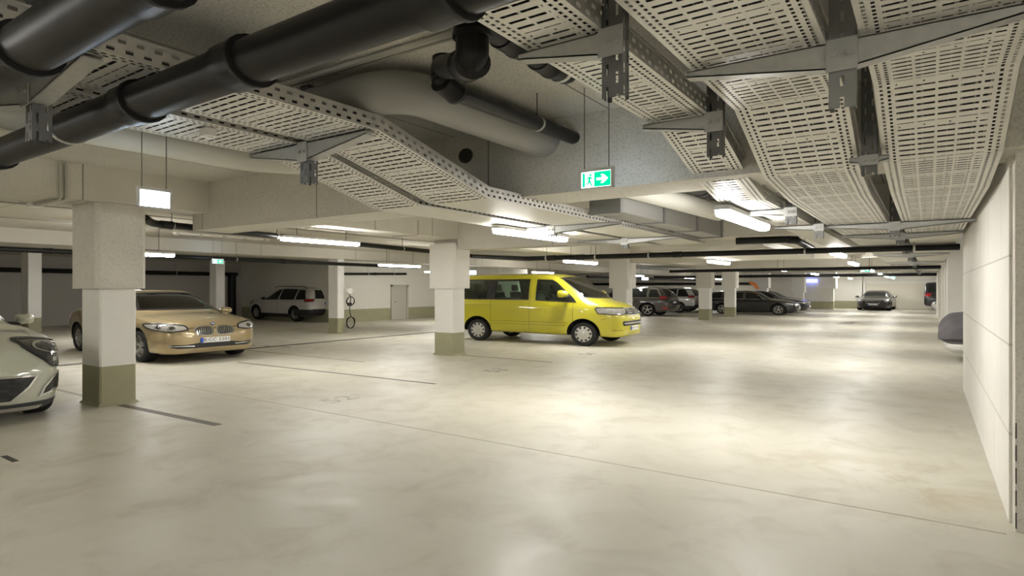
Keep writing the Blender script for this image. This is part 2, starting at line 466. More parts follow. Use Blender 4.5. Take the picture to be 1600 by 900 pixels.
column('white column standing in front of the yellow van tail', -8.42, -7.91, 9.40, 9.78, ztop=2.70)
column('white column just beyond the yellow van nose', -8.36, -7.86, 17.85, 18.3, ztop=2.70)
column('shaded column between the silver car and the black estate', -8.22, -7.75, 26.25, 26.65, ztop=2.70, capm=CAPC)  # darker concrete tone on the head stands in for its shade
column('white column hiding the tail of the black estate', -8.02, -7.52, 29.5, 29.8, ztop=2.70)
column('white column rising behind the black estate roof', -8.5, -7.80, 37.8, 38.3, ztop=2.70)
column('white column beyond the black cars noses', -7.0, -6.45, 41.6, 42.1, ztop=2.95, zb=1.3)
column('slim white column before the white family car tail', -15.05, -14.6, 12.0, 12.25, cap=False, ztop=2.67)
column('slim white column behind the gold car windscreen', -22.1, -21.65, 12.2, 12.55, cap=False, ztop=2.9)
column('broad white column behind the near white car', -23.1, -22.5, 6.8, 7.15, cap=False, ztop=2.9)
column('white column at the left edge, farther from the lane', -25.6, -25.1, 6.0, 6.3, cap=False, ztop=2.9)
# pier and piece of wall at the far end of the lane
struct('wall_pier', MB().box(-8.9, -5.0, 43.6, 44.2, 0, ZC), LEFTW, 'far white pier with olive base band')
struct('wall_pier_head', MB().box(-6.0, -4.85, 43.5, 44.5, 1.6, ZC), CAPW)
struct('wall_back_left', MB().box(-8.9, -3.6, 46.2, 46.6, 0, ZC), LEFTW)
struct('trim_gate', MB().box(-3.55, -3.42, 46.3, 46.6, 0, 2.05).box(-3.55, 0.4, 46.4, 46.6, 1.98, 2.08), CAPW, 'frame of the pale roller gate at the far end')
ROLL = plain('roller_gate', (0.74, 0.70, 0.58), 0.55, var=0.03)
g = MB()
for k in range(20): g.box(-3.42, 0.9, 46.50, 46.56-0.004*(k % 2), 0.02+k*0.098, 0.02+k*0.098+0.094)
struct('door_2', g, ROLL, 'pale roller gate in the far end wall')
# grey door in the left wall
DOORM = plain('door_grey', (0.50, 0.48, 0.42), 0.5, var=0.03)
d1 = MB().box(-19.2, -19.17, 18.72, 19.55, 0.0, 1.70).build('door_1', DOORM); d1['kind'] = 'structure'; d1['label'] = 'grey steel door in the white wall'
MB().box(-19.2, -19.13, 18.62, 18.72, 0, 1.78).box(-19.2, -19.13, 19.55, 19.65, 0, 1.78).box(-19.2, -19.13, 18.62, 19.65, 1.70, 1.78).build('door_frame', DOORM, d1)
MB().tube([(-19.17, 18.82, 0.9), (-19.11, 18.82, 0.9), (-19.11, 18.95, 0.9)], 0.012, 8).build('door_handle', STEEL, d1)
# ---------------------------------------------------------------- cable trays
GALV = (0.70, 0.685, 0.63); GALVD = (0.40, 0.395, 0.37)
RAILM = punched_mat('rail_steel', (0.52, 0.505, 0.46), 0.075, 0.42, ((0.16, 0.34), (0.60, 0.78)))
POSTM = punched_mat('post_steel', (0.15, 0.15, 0.145), 0.085, 0.5, ((0.2, 0.32), (0.68, 0.80)))
POSTC = punched_mat('post_steel_single', (0.24, 0.24, 0.23), 0.085, 0.5, ((0.42, 0.58),))
FARTRAY = plain('far_tray', (0.62, 0.60, 0.53), 0.5, 0.2, var=0.06)
def offset_pts(pts, h): return [(y, z+h) for y, z in pts]
def tray(label, x0, x1, pts, group, h=0.105, fine_from=None, plain_from=None):
    t = thing('cable_tray', label, 'cable tray', ((x0+x1)/2, pts[0][0], pts[0][1]), group=group)
    cx, y0, z0 = (x0+x1)/2, pts[0][0], pts[0][1]
    P = [(y-y0, z-z0) for y, z in pts]; W = x1-x0
    cut = len(P)-1 if plain_from is None else plain_from
    m = tray_mat('tray_%d' % round(W*1000), W, GALV)
    MB().strip(P[:cut+1], -W/2, W/2).build('tray_base', m, t, fixn=False)
    if cut < len(P)-1:
        MB().strip(P[cut:], -W/2, W/2).build('tray_base', FARTRAY, t, fixn=False)
    for sx in (-1, 1):
        g = MB(); v = []; fs = []; uvs = []; acc = 0; x = sx*W/2
        for i, (y, z) in enumerate(P):
            v += [(x, y, z), (x, y, z+h), (x+sx*0.014, y, z+h), (x+sx*0.014, y, z+h-0.012)]
            if i:
                l = math.hypot(P[i][0]-P[i-1][0], (P[i][1]-P[i-1][1])*KZ); b = 4*i
                fs += [(b-4, b, b+1, b-3), (b-3, b+1, b+2, b-2), (b-2, b+2, b+3, b-1)]
                uvs += [[(0, acc), (0, acc+l), (1, acc+l), (1, acc)], [(0, 0)]*4, [(0, 0)]*4]; acc += l
        # rounded foot bead along the tray edge
        g.add(v, fs, 0, uvs); g.build('side_rail', RAILM, t, fixn=False)
    return t
def flat(*a): return list(a)
FR = [(0.5, 2.8)]
tray('narrow perforated cable tray, leftmost of the three over the right side', -1.38, -1.03, [(0.4, 2.80), (3.62, 2.80), (4.42, 2.53), (4.95, 2.43), (7.0, 2.43), (14.0, 2.43)], 'cable trays over the right side', plain_from=4)
tray('wide perforated cable tray, middle one of three over the right side', -0.89, -0.34, [(0.3, 2.80), (3.48, 2.80), (4.22, 2.48), (5.1, 2.42), (8.8, 2.42), (40.0, 2.42)], 'cable trays over the right side', plain_from=4)
tray('wide perforated cable tray against the white wall on the right', -0.22, 0.335, [(0.3, 2.80), (3.45, 2.80), (4.2, 2.50), (5.1, 2.42), (8.8, 2.42), (40.0, 2.42)], 'cable trays over the right side', plain_from=4)
tray('perforated cable tray left of the dark gap, above the white sign', -4.10, -3.56, [(-1.5, 2.80), (2.72, 2.80), (3.80, 2.46), (9.4, 2.44)], 'cable trays crossing over to the left', plain_from=2)
tray('perforated cable tray right of the dark gap, beside the grey duct', -3.44, -2.84, [(-1.5, 2.80), (2.66, 2.80), (3.80, 2.46), (9.4, 2.44)], 'cable trays crossing over to the left', plain_from=2)
# ---------------------------------------------------------------- hangers with cantilever arms
def hanger(label, x, y, zarm, zb, arms, group, w=0.085, d=0.06, ztop=ZC, single=False, t_arm=0.11):
    t = thing('tray_hanger', label, 'tray hanger', (x, y, zb), group=group)
    Z = lambda z: z-zb
    g = MB(); v = []; fs = []; uvs = []
    H = ztop-zb
    def sheet(p, q, u0, u1):
        b = len(v)
        v.extend([(p[0], p[1], 0), (q[0], q[1], 0), (q[0], q[1], H), (p[0], p[1], H)])
        fs.append((b, b+1, b+2, b+3)); uvs.append([(u0, 0), (u1, 0), (u1, H*KZ), (u0, H*KZ)])
    sheet((-w/2, -d/2), (w/2, -d/2), 0, 1)
    sheet((-w/2, d/2), (-w/2, -d/2), 0, 1); sheet((w/2, -d/2), (w/2, d/2), 0, 1)
    sheet((-w/2, d/2), (-w/2+0.015, d/2), 0, 0.1); sheet((w/2-0.015, d/2), (w/2, d/2), 0.9, 1)
    g.add(v, fs, 0, uvs); g.build('post', POSTC if single else POSTM, t, fixn=False)
    for dx in arms:
        s = 1 if dx > 0 else -1; x0 = s*w/2; ze = Z(zarm)
        b = MB()
        b.prism([(x0-s*0.03, ze), (dx, ze), (dx, ze-0.03), (x0-s*0.03, ze-t_arm)], -d/2-0.012, -d/2-0.006, 'y')
        b.prism([(x0-s*0.03, ze), (dx, ze), (dx, ze-0.006), (x0-s*0.03, ze-0.006)], -d/2-0.012, d/2-0.01, 'y')
        b.prism([(x0-s*0.03, ze-t_arm), (x0-s*0.03, ze-t_arm+0.007), (dx, ze-0.023), (dx, ze-0.03)], -d/2-0.012, d/2-0.01, 'y')
        b.build('bracket_arm', STEEL, t)
    p = MB().box(-w/2-0.008, w/2+0.008, -d/2-0.019, -d/2-0.014, Z(zarm)-t_arm-0.01, Z(zarm)+0.01)
    p.lathe([(0.012, 0), (0.012, -0.012), (0, -0.012)], (w*0.28, -d/2-0.019, Z(zarm)-t_arm*0.5), 'y', 8)
    p.lathe([(0.012, 0), (0.012, -0.012), (0, -0.012)], (-w*0.28, -d/2-0.019, Z(zarm)-t_arm*0.5), 'y', 8)
    p.build('clamp_plate', STEEL, t)
    return t
GR, GL = 'hangers of the right hand trays', 'hangers of the left hand trays'
hanger('slotted steel post nearest the top edge, arm under the narrow tray', -0.985, 2.13, 2.78, 2.48, (-0.42,), GR)
hanger('slotted steel post before the concrete beam, arm under the narrow tray', -0.985, 3.46, 2.78, 2.50, (-0.42,), GR)
hanger('steel post with two arms under both wide trays', -0.28, 2.74, 2.78, 2.47, (-0.62, 0.62), GR, w=0.095, single=True, t_arm=0.13)
hanger('dark steel post in the gap where the wide trays dip', -0.28, 4.06, 2.52, 2.40, (0.10, -0.10), GR, w=0.08, t_arm=0.05)
hanger('short steel post below the dip of the wide trays with two arms', -0.28, 7.3, 2.415, 2.24, (-0.66, 0.66), GR, t_arm=0.09)
hanger('steel post with two arms, second beyond the tray dip', -0.28, 8.8, 2.415, 2.24, (-0.62, 0.62), GR, t_arm=0.09)
for k, yy in enumerate((11.0, 14.0, 18.5, 22.0, 25.0, 29.5, 33.0)):
    hanger('steel post with two arms far along the lane, %s beyond the black pipe' % ('first', 'second', 'third', 'fourth', 'fifth', 'sixth', 'seventh')[k], -0.28, yy, 2.415, 2.24, (-0.62, 0.62), GR, t_arm=0.09)
hanger('steel post between narrow tray and wide tray, near its low run', -0.96, 5.6, 2.425, 2.27, (-0.44,), GR, t_arm=0.07)
hanger('steel post under the narrow tray low run, just before the black pipe', -0.96, 7.2, 2.425, 2.25, (-0.44,), GR, t_arm=0.07)
hanger('steel post with tapering arms where the left trays bend down', -3.5, 2.63, 2.79, 2.47, (-0.62, 0.62), GL, w=0.085, d=0.08, t_arm=0.14)
hanger('steel post with tapering arms at the left edge among black pipes', -3.5, 1.10, 2.79, 2.45, (-0.62, 0.62), GL, w=0.085, d=0.08, t_arm=0.14)
hanger('steel post with tapering arms left of the ceiling lamp, past the beam', -3.5, 5.9, 2.45, 2.30, (-0.78, 0.86), GL, t_arm=0.10)
hanger('steel post with tapering arms beside the rectangular duct', -3.5, 7.9, 2.44, 2.28, (-0.75, 0.75), GL, t_arm=0.09)
# dark cables, mostly added so that the tray slots look dark
def cable(name, label, pts, r, m, group=None):
    o = MB().tube(pts, r, 8).build(name, m, None, 40); return tag(o, label, 'cable', group)
CABM = plain('cable_sheath', (0.022, 0.022, 0.024), 0.55, var=0.3, scale=8)
def cable_layer(x0, x1, prof, n, label, group):
    pitch = (x1-x0-0.03)/n; r = pitch*0.42
    for k in range(n):
        x = x0+0.015+pitch*(k+0.5); ph = random.uniform(0, 6)
        pts = []
        for a_, b_ in zip(prof[:-1], prof[1:]):
            m = max(1, int((b_[0]-a_[0])/0.35))
            for q in range(m): pts.append((x+0.004*math.sin(ph+len(pts)*1.3), a_[0]+(b_[0]-a_[0])*q/m, a_[1]+(b_[1]-a_[1])*q/m+r/KZ+0.003))
        pts.append((x, prof[-1][0], prof[-1][1]+r/KZ+0.003))
        cable('cable', label, pts, r, CABM, group)
cable_layer(-1.36, -1.05, [(0.42, 2.80), (3.62, 2.80), (4.42, 2.53), (4.95, 2.43), (9.2, 2.43)], 6, 'added dark cable in the narrow tray, darkening its slots', 'dark cables in the narrow tray')
cable_layer(-0.87, -0.36, [(0.32, 2.80), (3.48, 2.80), (4.22, 2.48), (5.1, 2.42), (9.2, 2.42)], 9, 'added dark cable in the middle wide tray, darkening its slots', 'dark cables in the middle wide tray')
cable_layer(-0.20, 0.315, [(0.32, 2.80), (3.45, 2.80), (4.2, 2.50), (5.1, 2.42), (9.2, 2.42)], 9, 'added dark cable in the tray by the white wall, darkening its slots', 'dark cables in the tray by the wall')
cable_layer(-4.08, -3.58, [(-1.4, 2.80), (2.72, 2.80), (3.80, 2.46), (9.3, 2.44)], 9, 'added dark cable in the tray above the white sign, darkening its slots', 'dark cables in the tray above the white sign')
cable_layer(-3.42, -2.86, [(-1.4, 2.80), (2.66, 2.80), (3.80, 2.46), (9.3, 2.44)], 9, 'dark cable lying in the tray beside the grey duct, seen through its slots', 'dark cables in the tray beside the grey duct')
# ---------------------------------------------------------------- black drain pipes
def pipe(label, pts, r, couplings=(), clamps=(), m=None, bend=0.12, group='black drain pipes', n=20, name='drain_pipe', cat='pipe', rodtop=ZC, sock=1.13, loc=None):
    """pts: world points (true heights). couplings/clamps: fractions of the path length"""
    m = m or BLACKP
    t = thing(name, label, cat, pts[0], group=group); o = Vector(pts[0])
    path = [p-o for p in round_path(pts, bend, 7)]
    MB().tube(path, r, n).build('pipe_run', m, t, 50)
    ln = [0]
    for i in range(1, len(path)): ln.append(ln[-1]+(path[i]-path[i-1]).length)
    def where(f):
        s = f*ln[-1]
        for i in range(1, len(path)):
            if ln[i] >= s:
                k = (s-ln[i-1])/max(1e-6, ln[i]-ln[i-1]); d = (path[i]-path[i-1]).normalized()
                return path[i-1].lerp(path[i], k), d
    for f in couplings:
        p, d = where(f)
        MB().tube([p-d*0.085, p-d*0.08, p+d*0.05, p+d*0.055, p+d*0.075], [r*1.0, r*sock, r*sock, r*1.19, r*1.19], n).build('socket', m, t, 50)
        MB().tube([p+d*0.055, p+d*0.07], [r*1.205, r*1.205], n).build('seal_ring', BLACKR, t, 50)
    for f in clamps:
        p, d = where(f)
        c = MB().tube([p-d*0.014, p+d*0.014], [r*1.07, r*1.07], n).build('pipe_clamp', CLAMPM, t, 50)
        MB().tube([p+Vector((0, 0, r*1.05)), (p.x, p.y, rodtop-o.z)], 0.005, 6).build('rod', RODM, c)
    return t
pipe('thick black drain pipe slanting across the whole top left', [(-9.5, 1.36, 2.665), (0.9, 1.36, 2.665)], 0.098, (0.615, 0.425, 0.70, 0.80), (0.612, 0.54, 0.36, 0.86), rodtop=2.795)
pipe('thick black pipe cut by the upper left corner', [(-6.0, 0.835, 2.68), (0.5, 0.835, 2.68)], 0.10, (0.49, 0.64), (0.485, 0.75), rodtop=2.795)
pipe('black pipe with ringed sockets close under the ceiling, behind the thick pipe', [at(560, 52, 3.08)+(3.08,), at(745, -40, 3.08)+(3.08,)], 0.085, (0.35, 0.6, 0.8))
a = at(738, 40, 3.0); b = at(694, 95, 3.1); gq = (-2.34, 4.27, 3.05)
pipe('black pipe dropping in a double elbow before running into the beam', [(a[0], a[1], 3.27), (a[0], a[1], 2.80), (b[0], b[1], 3.06), (b[0], b[1], 2.99)], 0.074, (0.22, 0.42), (), bend=0.085)
pipe('slim black pipe leaving the double elbow and entering the beam', [(b[0], b[1], 3.10), (b[0], b[1], 2.93), (b[0]-0.01, b[1]+0.2, 2.935), gq], 0.058, (0.03, 0.10), (0.66,), bend=0.07)
pipe('short black pipe with yellow dot, behind the narrow tray', [(-1.72, 2.2, 3.10), (-1.74, 3.10, 3.10), (-1.74, 3.12, 3.27)], 0.07, (0.28, 0.62), (0.42, 0.78), bend=0.05)
# long pipe crossing the lane below the beams and its feeder along the left bays
zp = 2.30
pA = at(830, 404.5, zp); pB = (0.37, at(1500, 387.5, zp)[1])
pipe('long black pipe crossing the lane below all the trays', [(-9.2, 10.8, 2.585), at(738, 400.3, 2.50)+(2.50,), (pA[0]-0.05, pA[1]-0.05, zp+0.005), pB+(zp+0.02,)], 0.055, (0.36, 0.42, 0.6), (0.35, 0.45, 0.55, 0.80, 0.945), n=14)
pipe('black pipe along the column row from the broad elbow', [(-8.05, 3.62, 2.66), (-8.15, 3.75, 2.60), (-9.2, 10.8, 2.58)], 0.055, (0.05, 0.5), (0.06, 0.3, 0.75), n=14, rodtop=ZL)
pipe('upper black pipe over the left bays', [(-14.3, 2.0, 2.50), (-14.35, 11.6, 2.47), (-14.4, 15.2, 2.46)], 0.06, (0.2, 0.6), (0.25, 0.5, 0.9), n=14, rodtop=ZL)
pipe('lower black pipe along the rear wall of the left bays', [(-25.9, 2.0, 2.36), (-25.95, 15.6, 2.36)], 0.10, (0.3, 0.7), (0.35, 0.6, 0.8), n=14, rodtop=ZL)
pipe('black pipe ending at the white wall above the lone column', [(-19.0, 15.7, 2.28), (-18.95, 19.3, 2.36)], 0.06, (0.5,), (0.4, 0.8), n=12, rodtop=ZL)
pipe('vertical black down pipe on the grey rear wall', [(-26.0, 11.6, 2.4), (-26.0, 11.6, 0.05)], 0.09, (0.1,), (), n=12)
pipe('fat dark down pipe behind the white family car', [(-26.0, 17.0-1.6, 2.4), (-26.0, 15.4, 0.05)], 0.17, (), (), n=12)
pipe('black bent pipe beyond the big lamp on the right', [at(1150, 377, 2.48)+(2.48,), at(1242, 374, 2.48)+(2.48,), at(1268, 388, 2.40)+(2.40,)], 0.06, (0.4,), (), n=12, bend=0.2)
fy = 21.0
pipe('black pipe crossing the lane beyond the third beam', [(-7.6, fy, 2.33), (0.3, fy, 2.33)], 0.06, (0.4,), (), n=12)
pipe('black pipe across the far lane before the pier', [(-12.0, 30.8, 2.30), (0.3, 30.8, 2.30)], 0.08, (0.4,), (), n=12)
pipe('black pipe along the far left bays', [(-14.0, 27.0, 2.3), (-14.0, 44.0, 2.3)], 0.08, (0.5,), (), n=12, rodtop=ZL)
pipe('black pipe on the far end wall', [(-25.0, 46.3, 2.0), (-9.2, 46.3, 2.0)], 0.12, (0.5,), (), n=12)
# ---------------------------------------------------------------- ducts
def duct(label, pts, r, m, bend, seams=()):
    return pipe(label, pts, r, (), (), m, bend, 'insulated ducts', 24, 'ventilation_duct', 'duct')
duct('pale round duct over the white sign, bending behind the trays', [(-4.72, -2.0, 2.93), (-4.80, 3.0, 2.93), (-4.40, 3.45, 2.93), (-3.95, 4.3, 2.93)], 0.125, DUCTM, 0.35)
duct('thick grey round duct running into the beam right of the tray', [(-3.38, 2.62, 3.06), (-2.62, 2.62, 3.06), (-2.62, 4.28, 3.06)], 0.155, DUCTG, 0.3)
duct('pale round duct beyond the beam beside the rectangular duct', [(-2.32, 4.82, 2.74), (-2.22, 7.9, 2.77)], 0.12, DUCTM, 0.2)
t = pipe('two dark flexible pipes beyond the beam above the big lamp', [(-2.0, 4.85, 2.80), (-1.78, 6.6, 2.80)], 0.09, (0.7, 0.9), (), group=None)
rd = thing('rectangular_duct', 'rectangular sheet metal duct beyond the beam, over the left trays', 'duct', (-2.95, 5.5, 2.5))
MB().box(0.15, 0.45, 0, 3.6, 0.02, 0.36).build('duct_body', DUCTG, rd)
for yy in (0.0, 1.2, 2.4, 3.55): MB().box(0.13, 0.47, yy-0.02, yy+0.04, 0.0, 0.38).build('flange', STEELD, rd)
tag(MB().box(-4.12, -2.1, 9.9, 15.0, 2.40, 2.52).build('rectangular_duct', FARTRAY), 'flat pale duct beyond the black crossing pipe', 'duct')
# core hole in the beam
tag(MB().lathe([(0.078, 0.0), (0.078, -0.012), (0.062, -0.012), (0.062, 0.0)], (-3.44, 4.27, 3.04), 'y', 24, closed=True).add([(-3.44+0.064*math.cos(2*PI*k/24), 4.265, 3.04+0.064*math.sin(2*PI*k/24)) for k in range(24)], [tuple(range(24))], 0).build('core_hole', plain('hole_dark', (0.05, 0.045, 0.03), 0.9)), 'round core hole drilled through the beam face', 'opening')
# ---------------------------------------------------------------- conduits
def conduit(label, pts, r=0.012, m=None):
    o = MB().tube(round_path(pts, 0.05, 4), r, 8).build('conduit', m or CONDUIT, None, 40); return tag(o, label, 'conduit', 'surface conduits')
p, q = at(200, 205, 3.235), at(730, 45, 3.235)
conduit('grey conduit pair fixed under the slab behind the thick pipe', [p+(3.235,), q+(3.235,)], 0.022)
conduit('thin conduit beside the grey pair under the slab', [at(410, 150, 3.245)+(3.245,), at(735, 52, 3.245)+(3.245,)], 0.009)
by = 2.62
conduit('grey conduit climbing the beam face above the near column', [(-7.73, by, 3.23), (-7.73, by, 2.76), (-8.55, by, 2.76), (-9.4, by-0.02, 2.98)], 0.018)
conduit('second grey conduit on the beam face beside the first', [(-7.735, by+0.05, 3.235), (-7.735, by+0.05, 2.775), (-8.45, by+0.05, 2.775)], 0.012)
conduit('thin conduit along the left slab near the unlit batten', [(-10.2, 2.0, 2.985), (-10.2, 15.0, 2.985)], 0.012)
conduit('thin conduit farther left along the painted slab', [(-12.4, 2.0, 2.985), (-12.4, 15.5, 2.985)], 0.012)
conduit('thin conduit down the beam beside the column at the van', [(-7.74, 8.2, 3.1), (-7.74, 8.2, 2.78), (-8.4, 8.2, 2.78)], 0.01)
# smoke detector and junction boxes
sd = thing('smoke_detector', 'small white detector box under the left tray', 'detector', at(325, 205, 2.78)+(2.74,))
MB().box(-0.05, 0.05, -0.035, 0.035, 0.0, 0.055, ch=0.012).build('detector_body', CAPW, sd)
MB().lathe([(0.0, -0.012), (0.025, -0.01), (0.03, 0.0)], (0, 0, 0.0), 'z', 16).build('sensor_head', CAPW, sd)
jb = at(55, 321, 2.76)
t = thing('junction_box', 'pale junction box under the beam by the conduit', 'junction box', (jb[0], jb[1], 2.74))
MB().box(-0.08, 0.08, -0.06, 0.06, 0.0, 0.05, ch=0.01).build('box_body', CAPW, t)
MB().lathe([(0.014, 0), (0.014, 0.03), (0, 0.03)], (0.08, 0, 0.025), 'x', 10).build('cable_gland', BLACKR, t)
# charging box with hanging cable on the slim column
cx, cy = -14.55, 12.27
t = thing('wall_box', 'white round socket box with looped cable on the slim column', 'socket box', (cx, cy+0.06, 1.0))
MB().lathe([(0.0, 0.07), (0.1, 0.06), (0.13, 0.0), (0.13, -0.06), (0, -0.06)], (0.08, 0, 0.52), 'x', 18).build('box_body', CAPW, t, 40)
lp = [(0.05, 0, 0.42)]
for k in range(49):
    a_ = k/48*2*PI*2; lp.append((0.10+0.02*math.sin(k*0.3), 0.02+0.14*math.sin(a_), 0.15+0.16*math.cos(a_)))
lp += [(0.09, 0.0, -0.15), (0.11, 0.02, -0.35)]
for k in range(73):
    a_ = k/72*2*PI*3; lp.append((0.10+0.03*math.cos(k*0.3), 0.03+0.17*math.sin(a_), -0.62+0.2*math.cos(a_)))
MB().tube(catmull(lp, 2), 0.014, 6).build('hanging_cable', BLACKR, t, 60)
MB().box(0.04, 0.14, -0.06, 0.06, -0.02, 0.1, ch=0.02).build('plug', BLACKR, t)
sp = thing('notice_plate', 'small pale notice plate on the white wall by the door', 'notice', (-19.19, 22.2, 1.7))
MB().box(0, 0.012, -0.28, 0.28, -0.12, 0.12).build('plate', CAPW, sp)
MB().lathe([(0.05, 0.0), (0.05, 0.02), (0, 0.02)], (0.012, 0.2, 0.05), 'x', 14).build('symbol', BLACKR, sp)
tag(MB().box(-26.19, -26.17, 9.9, 10.6, 1.42, 1.52).build('number_plate', plain('faded_sign', (0.22, 0.21, 0.19), 0.7)), 'faded dark strip sign on the grey rear wall', 'sign')
tag(MB().box(-25.09, -25.07, 6.02, 6.28, 0.75, 1.25).build('notice_plate', CAPW), 'white sheet on the column at the left edge', 'notice')
# ---------------------------------------------------------------- lamps
LAMPM = emit('lamp_light', (1.0, 0.975, 0.935), 51.0)
HOUS = plain('lamp_housing', (0.55, 0.54, 0.50), 0.45)
def lamp_proto(Ln=1.55, w=0.12):
    t = thing('fluorescent_lamp', '', 'lamp', (0, 0, 0), group='suspended tube lamps')
    def rr(w, l, z0, z1, m, nm, rad):
        pl = []
        for cxx, cyy, a0 in ((w/2-rad, l/2-rad, 0), (-w/2+rad, l/2-rad, 90), (-w/2+rad, -l/2+rad, 180), (w/2-rad, -l/2+rad, 270)):
            for k in range(6):
                a = math.radians(a0+k*18); pl.append((cxx+rad*math.cos(a), cyy+rad*math.sin(a)))
        return MB().prism(pl, z0, z1, 'z').build(nm, m, t, 40)
    rr(w*1.06, Ln*1.01, 0.062, 0.105, HOUS, 'housing', w*0.3)
    b = MB(); pl = []
    rad = w*0.38
    for sc, z in ((1.0, 0.065), (0.98, 0.03), (0.86, 0.006), (0.6, 0.0)):
        ring = []
        for cxx, cyy, a0 in ((w/2-rad, Ln/2-rad, 0), (-w/2+rad, Ln/2-rad, 90), (-w/2+rad, -Ln/2+rad, 180), (w/2-rad, -Ln/2+rad, 270)):
            for k in range(6):
                a = math.radians(a0+k*18); ring.append(((cxx+rad*math.cos(a))*sc, cyy*1.0+rad*math.sin(a)-(1-sc)*0.05*(1 if cyy > 0 else -1), z))
        pl.append(ring)
    n = len(pl[0]); v = [p for r in pl for p in r]; fs = [(i*n+k, i*n+(k+1) % n, (i+1)*n+(k+1) % n, (i+1)*n+k) for i in range(3) for k in range(n)]
    fs += [tuple(range(n)), tuple(3*n+k for k in range(n))]
    b.add(v, fs); b.build('diffuser', LAMPM, t, 50)
    for s in (-1, 1):
        r = MB().tube([(0, s*Ln*0.32, 0.10), (0, s*Ln*0.32, 0.16)], 0.006, 6)
        r.build('hanging_rod', RODM, t)
    return t
proto = lamp_proto()
def set_lamp(label, x, y, z, ztop=ZC, first=[True]):
    if first[0]:
        t = proto; first[0] = False; t.location = (x, y, z); t['label'] = label
    else: t = dup(proto, label, (x, y, z))
    for ch in t.children:                                    # rods reach the slab above this lamp
        if ch.name.startswith('hanging_rod'):
            ch.data = ch.data.copy()
            for vv in ch.data.vertices:
                if vv.co.z > 0.13: vv.co.z = max(0.14, ztop-z)
    return t
set_lamp('lit tube lamp nearest the exit sign on its left', -3.90, 6.12, 2.335, 2.44)
set_lamp('large lit tube lamp right of the exit sign, under the narrow tray', -1.36, 5.7, 2.305, 2.425)
set_lamp('lit tube lamp under the lane beam above the gold car', -8.30, 6.5, 2.50, 2.8)
set_lamp('lit tube lamp half hidden by the near column head', -11.85, 5.08, 2.32, ZL)
set_lamp('lit tube lamp above the grey door', -11.95, 11.95, 2.31, ZL)
set_lamp('lit tube lamp above the yellow van cab', -6.7, 12.6, 2.30)
set_lamp('lit tube lamp before the shaded column', -4.0, 14.3, 2.29, 2.40)
set_lamp('lit tube lamp just above the yellow van roof', -12.6, 20.5, 2.31, ZL)
set_lamp('lit tube lamp below the trays, nearest one down the lane', -1.31, 12.15, 2.29, 2.43)
for k, (x, y, lab) in enumerate(((-1.55, 17.5, 'small lit lamp down the lane, before the far exit sign'), (-1.65, 24.5, 'small lit lamp down the lane, just past the far exit sign'), (-1.7, 31.0, 'small lit lamp down the lane, over the far dark saloon'),
        (-1.8, 37.0, 'small lit lamp down the lane, before the roller gate'), (-1.8, 44.3, 'small lit lamp closest to the roller gate'), (-4.1, 22.0, 'small lit lamp over the black cars noses'), (-4.1, 29.5, 'small lit lamp over the second black car'),
        (-4.1, 37.0, 'small lit lamp before the far pier'), (-12.0, 28.5, 'small lit lamp over the grey tail'), (-12.0, 36.5, 'small lit lamp over the silver tail'), (-12.0, 43.0, 'small lit lamp at the far left end'),
        (-18.5, 30.0, 'small lit lamp deep in the far left bays'), (-18.5, 40.0, 'small lit lamp deepest in the far left bays'), (2.6, 14.0, 'lamp in the right bays behind the wall'), (2.6, 24.0, 'lamp in the right bays farther on'), (2.6, 36.0, 'lamp in the right bays at the far end'))):
    set_lamp(lab, x, y, 2.31, ZL if x < -8.3 else ZC)
# lamps of the same rows behind and beside the camera, and lamps added for light
set_lamp('lamp of the lane row behind the camera', -1.55, -1.7, 2.33)
set_lamp('lamp over the camera end of the lane', 1.6, 0.6, 2.33)
set_lamp('lamp of the bay row left of the picture', -11.9, -1.4, 2.32, ZL)
set_lamp('added unseen lamp beside the camera, lighting beams and columns', -6.4, -1.25, 2.33)  # unseen fill lamp, set off the row to brighten beams and columns
set_lamp('added unseen lamp by the gate, brightening the far end', 2.6, 42.5, 2.31)  # added out of view to brighten the far end wall
set_lamp('lit lamp before the far pier, nearer the end wall', -4.1, 44.2, 2.31)
set_lamp('added lamp hidden by the near column head, brightening the rear bays', -18.0, 7.2, 2.31, ZL)  # added behind the column head to lift the dark rear bays
set_lamp('added lamp hidden by the column at the van tail, brightening the white wall', -15.7, 17.8, 2.31, ZL)  # added behind the column to brighten the wall with the door
ub = thing('unlit_batten', 'unlit pale lamp batten under the left slab', 'lamp', (-12.9, 7.45, 2.95))
MB().box(-0.04, 0.04, -1.1, 1.1, 0.0, 0.05).build('housing', CAPW, ub)
for k in range(5): MB().box(-0.055, 0.055, -1.05+k*0.5, -1.0+k*0.5, -0.03, 0.05).build('holder', HOUS, ub)
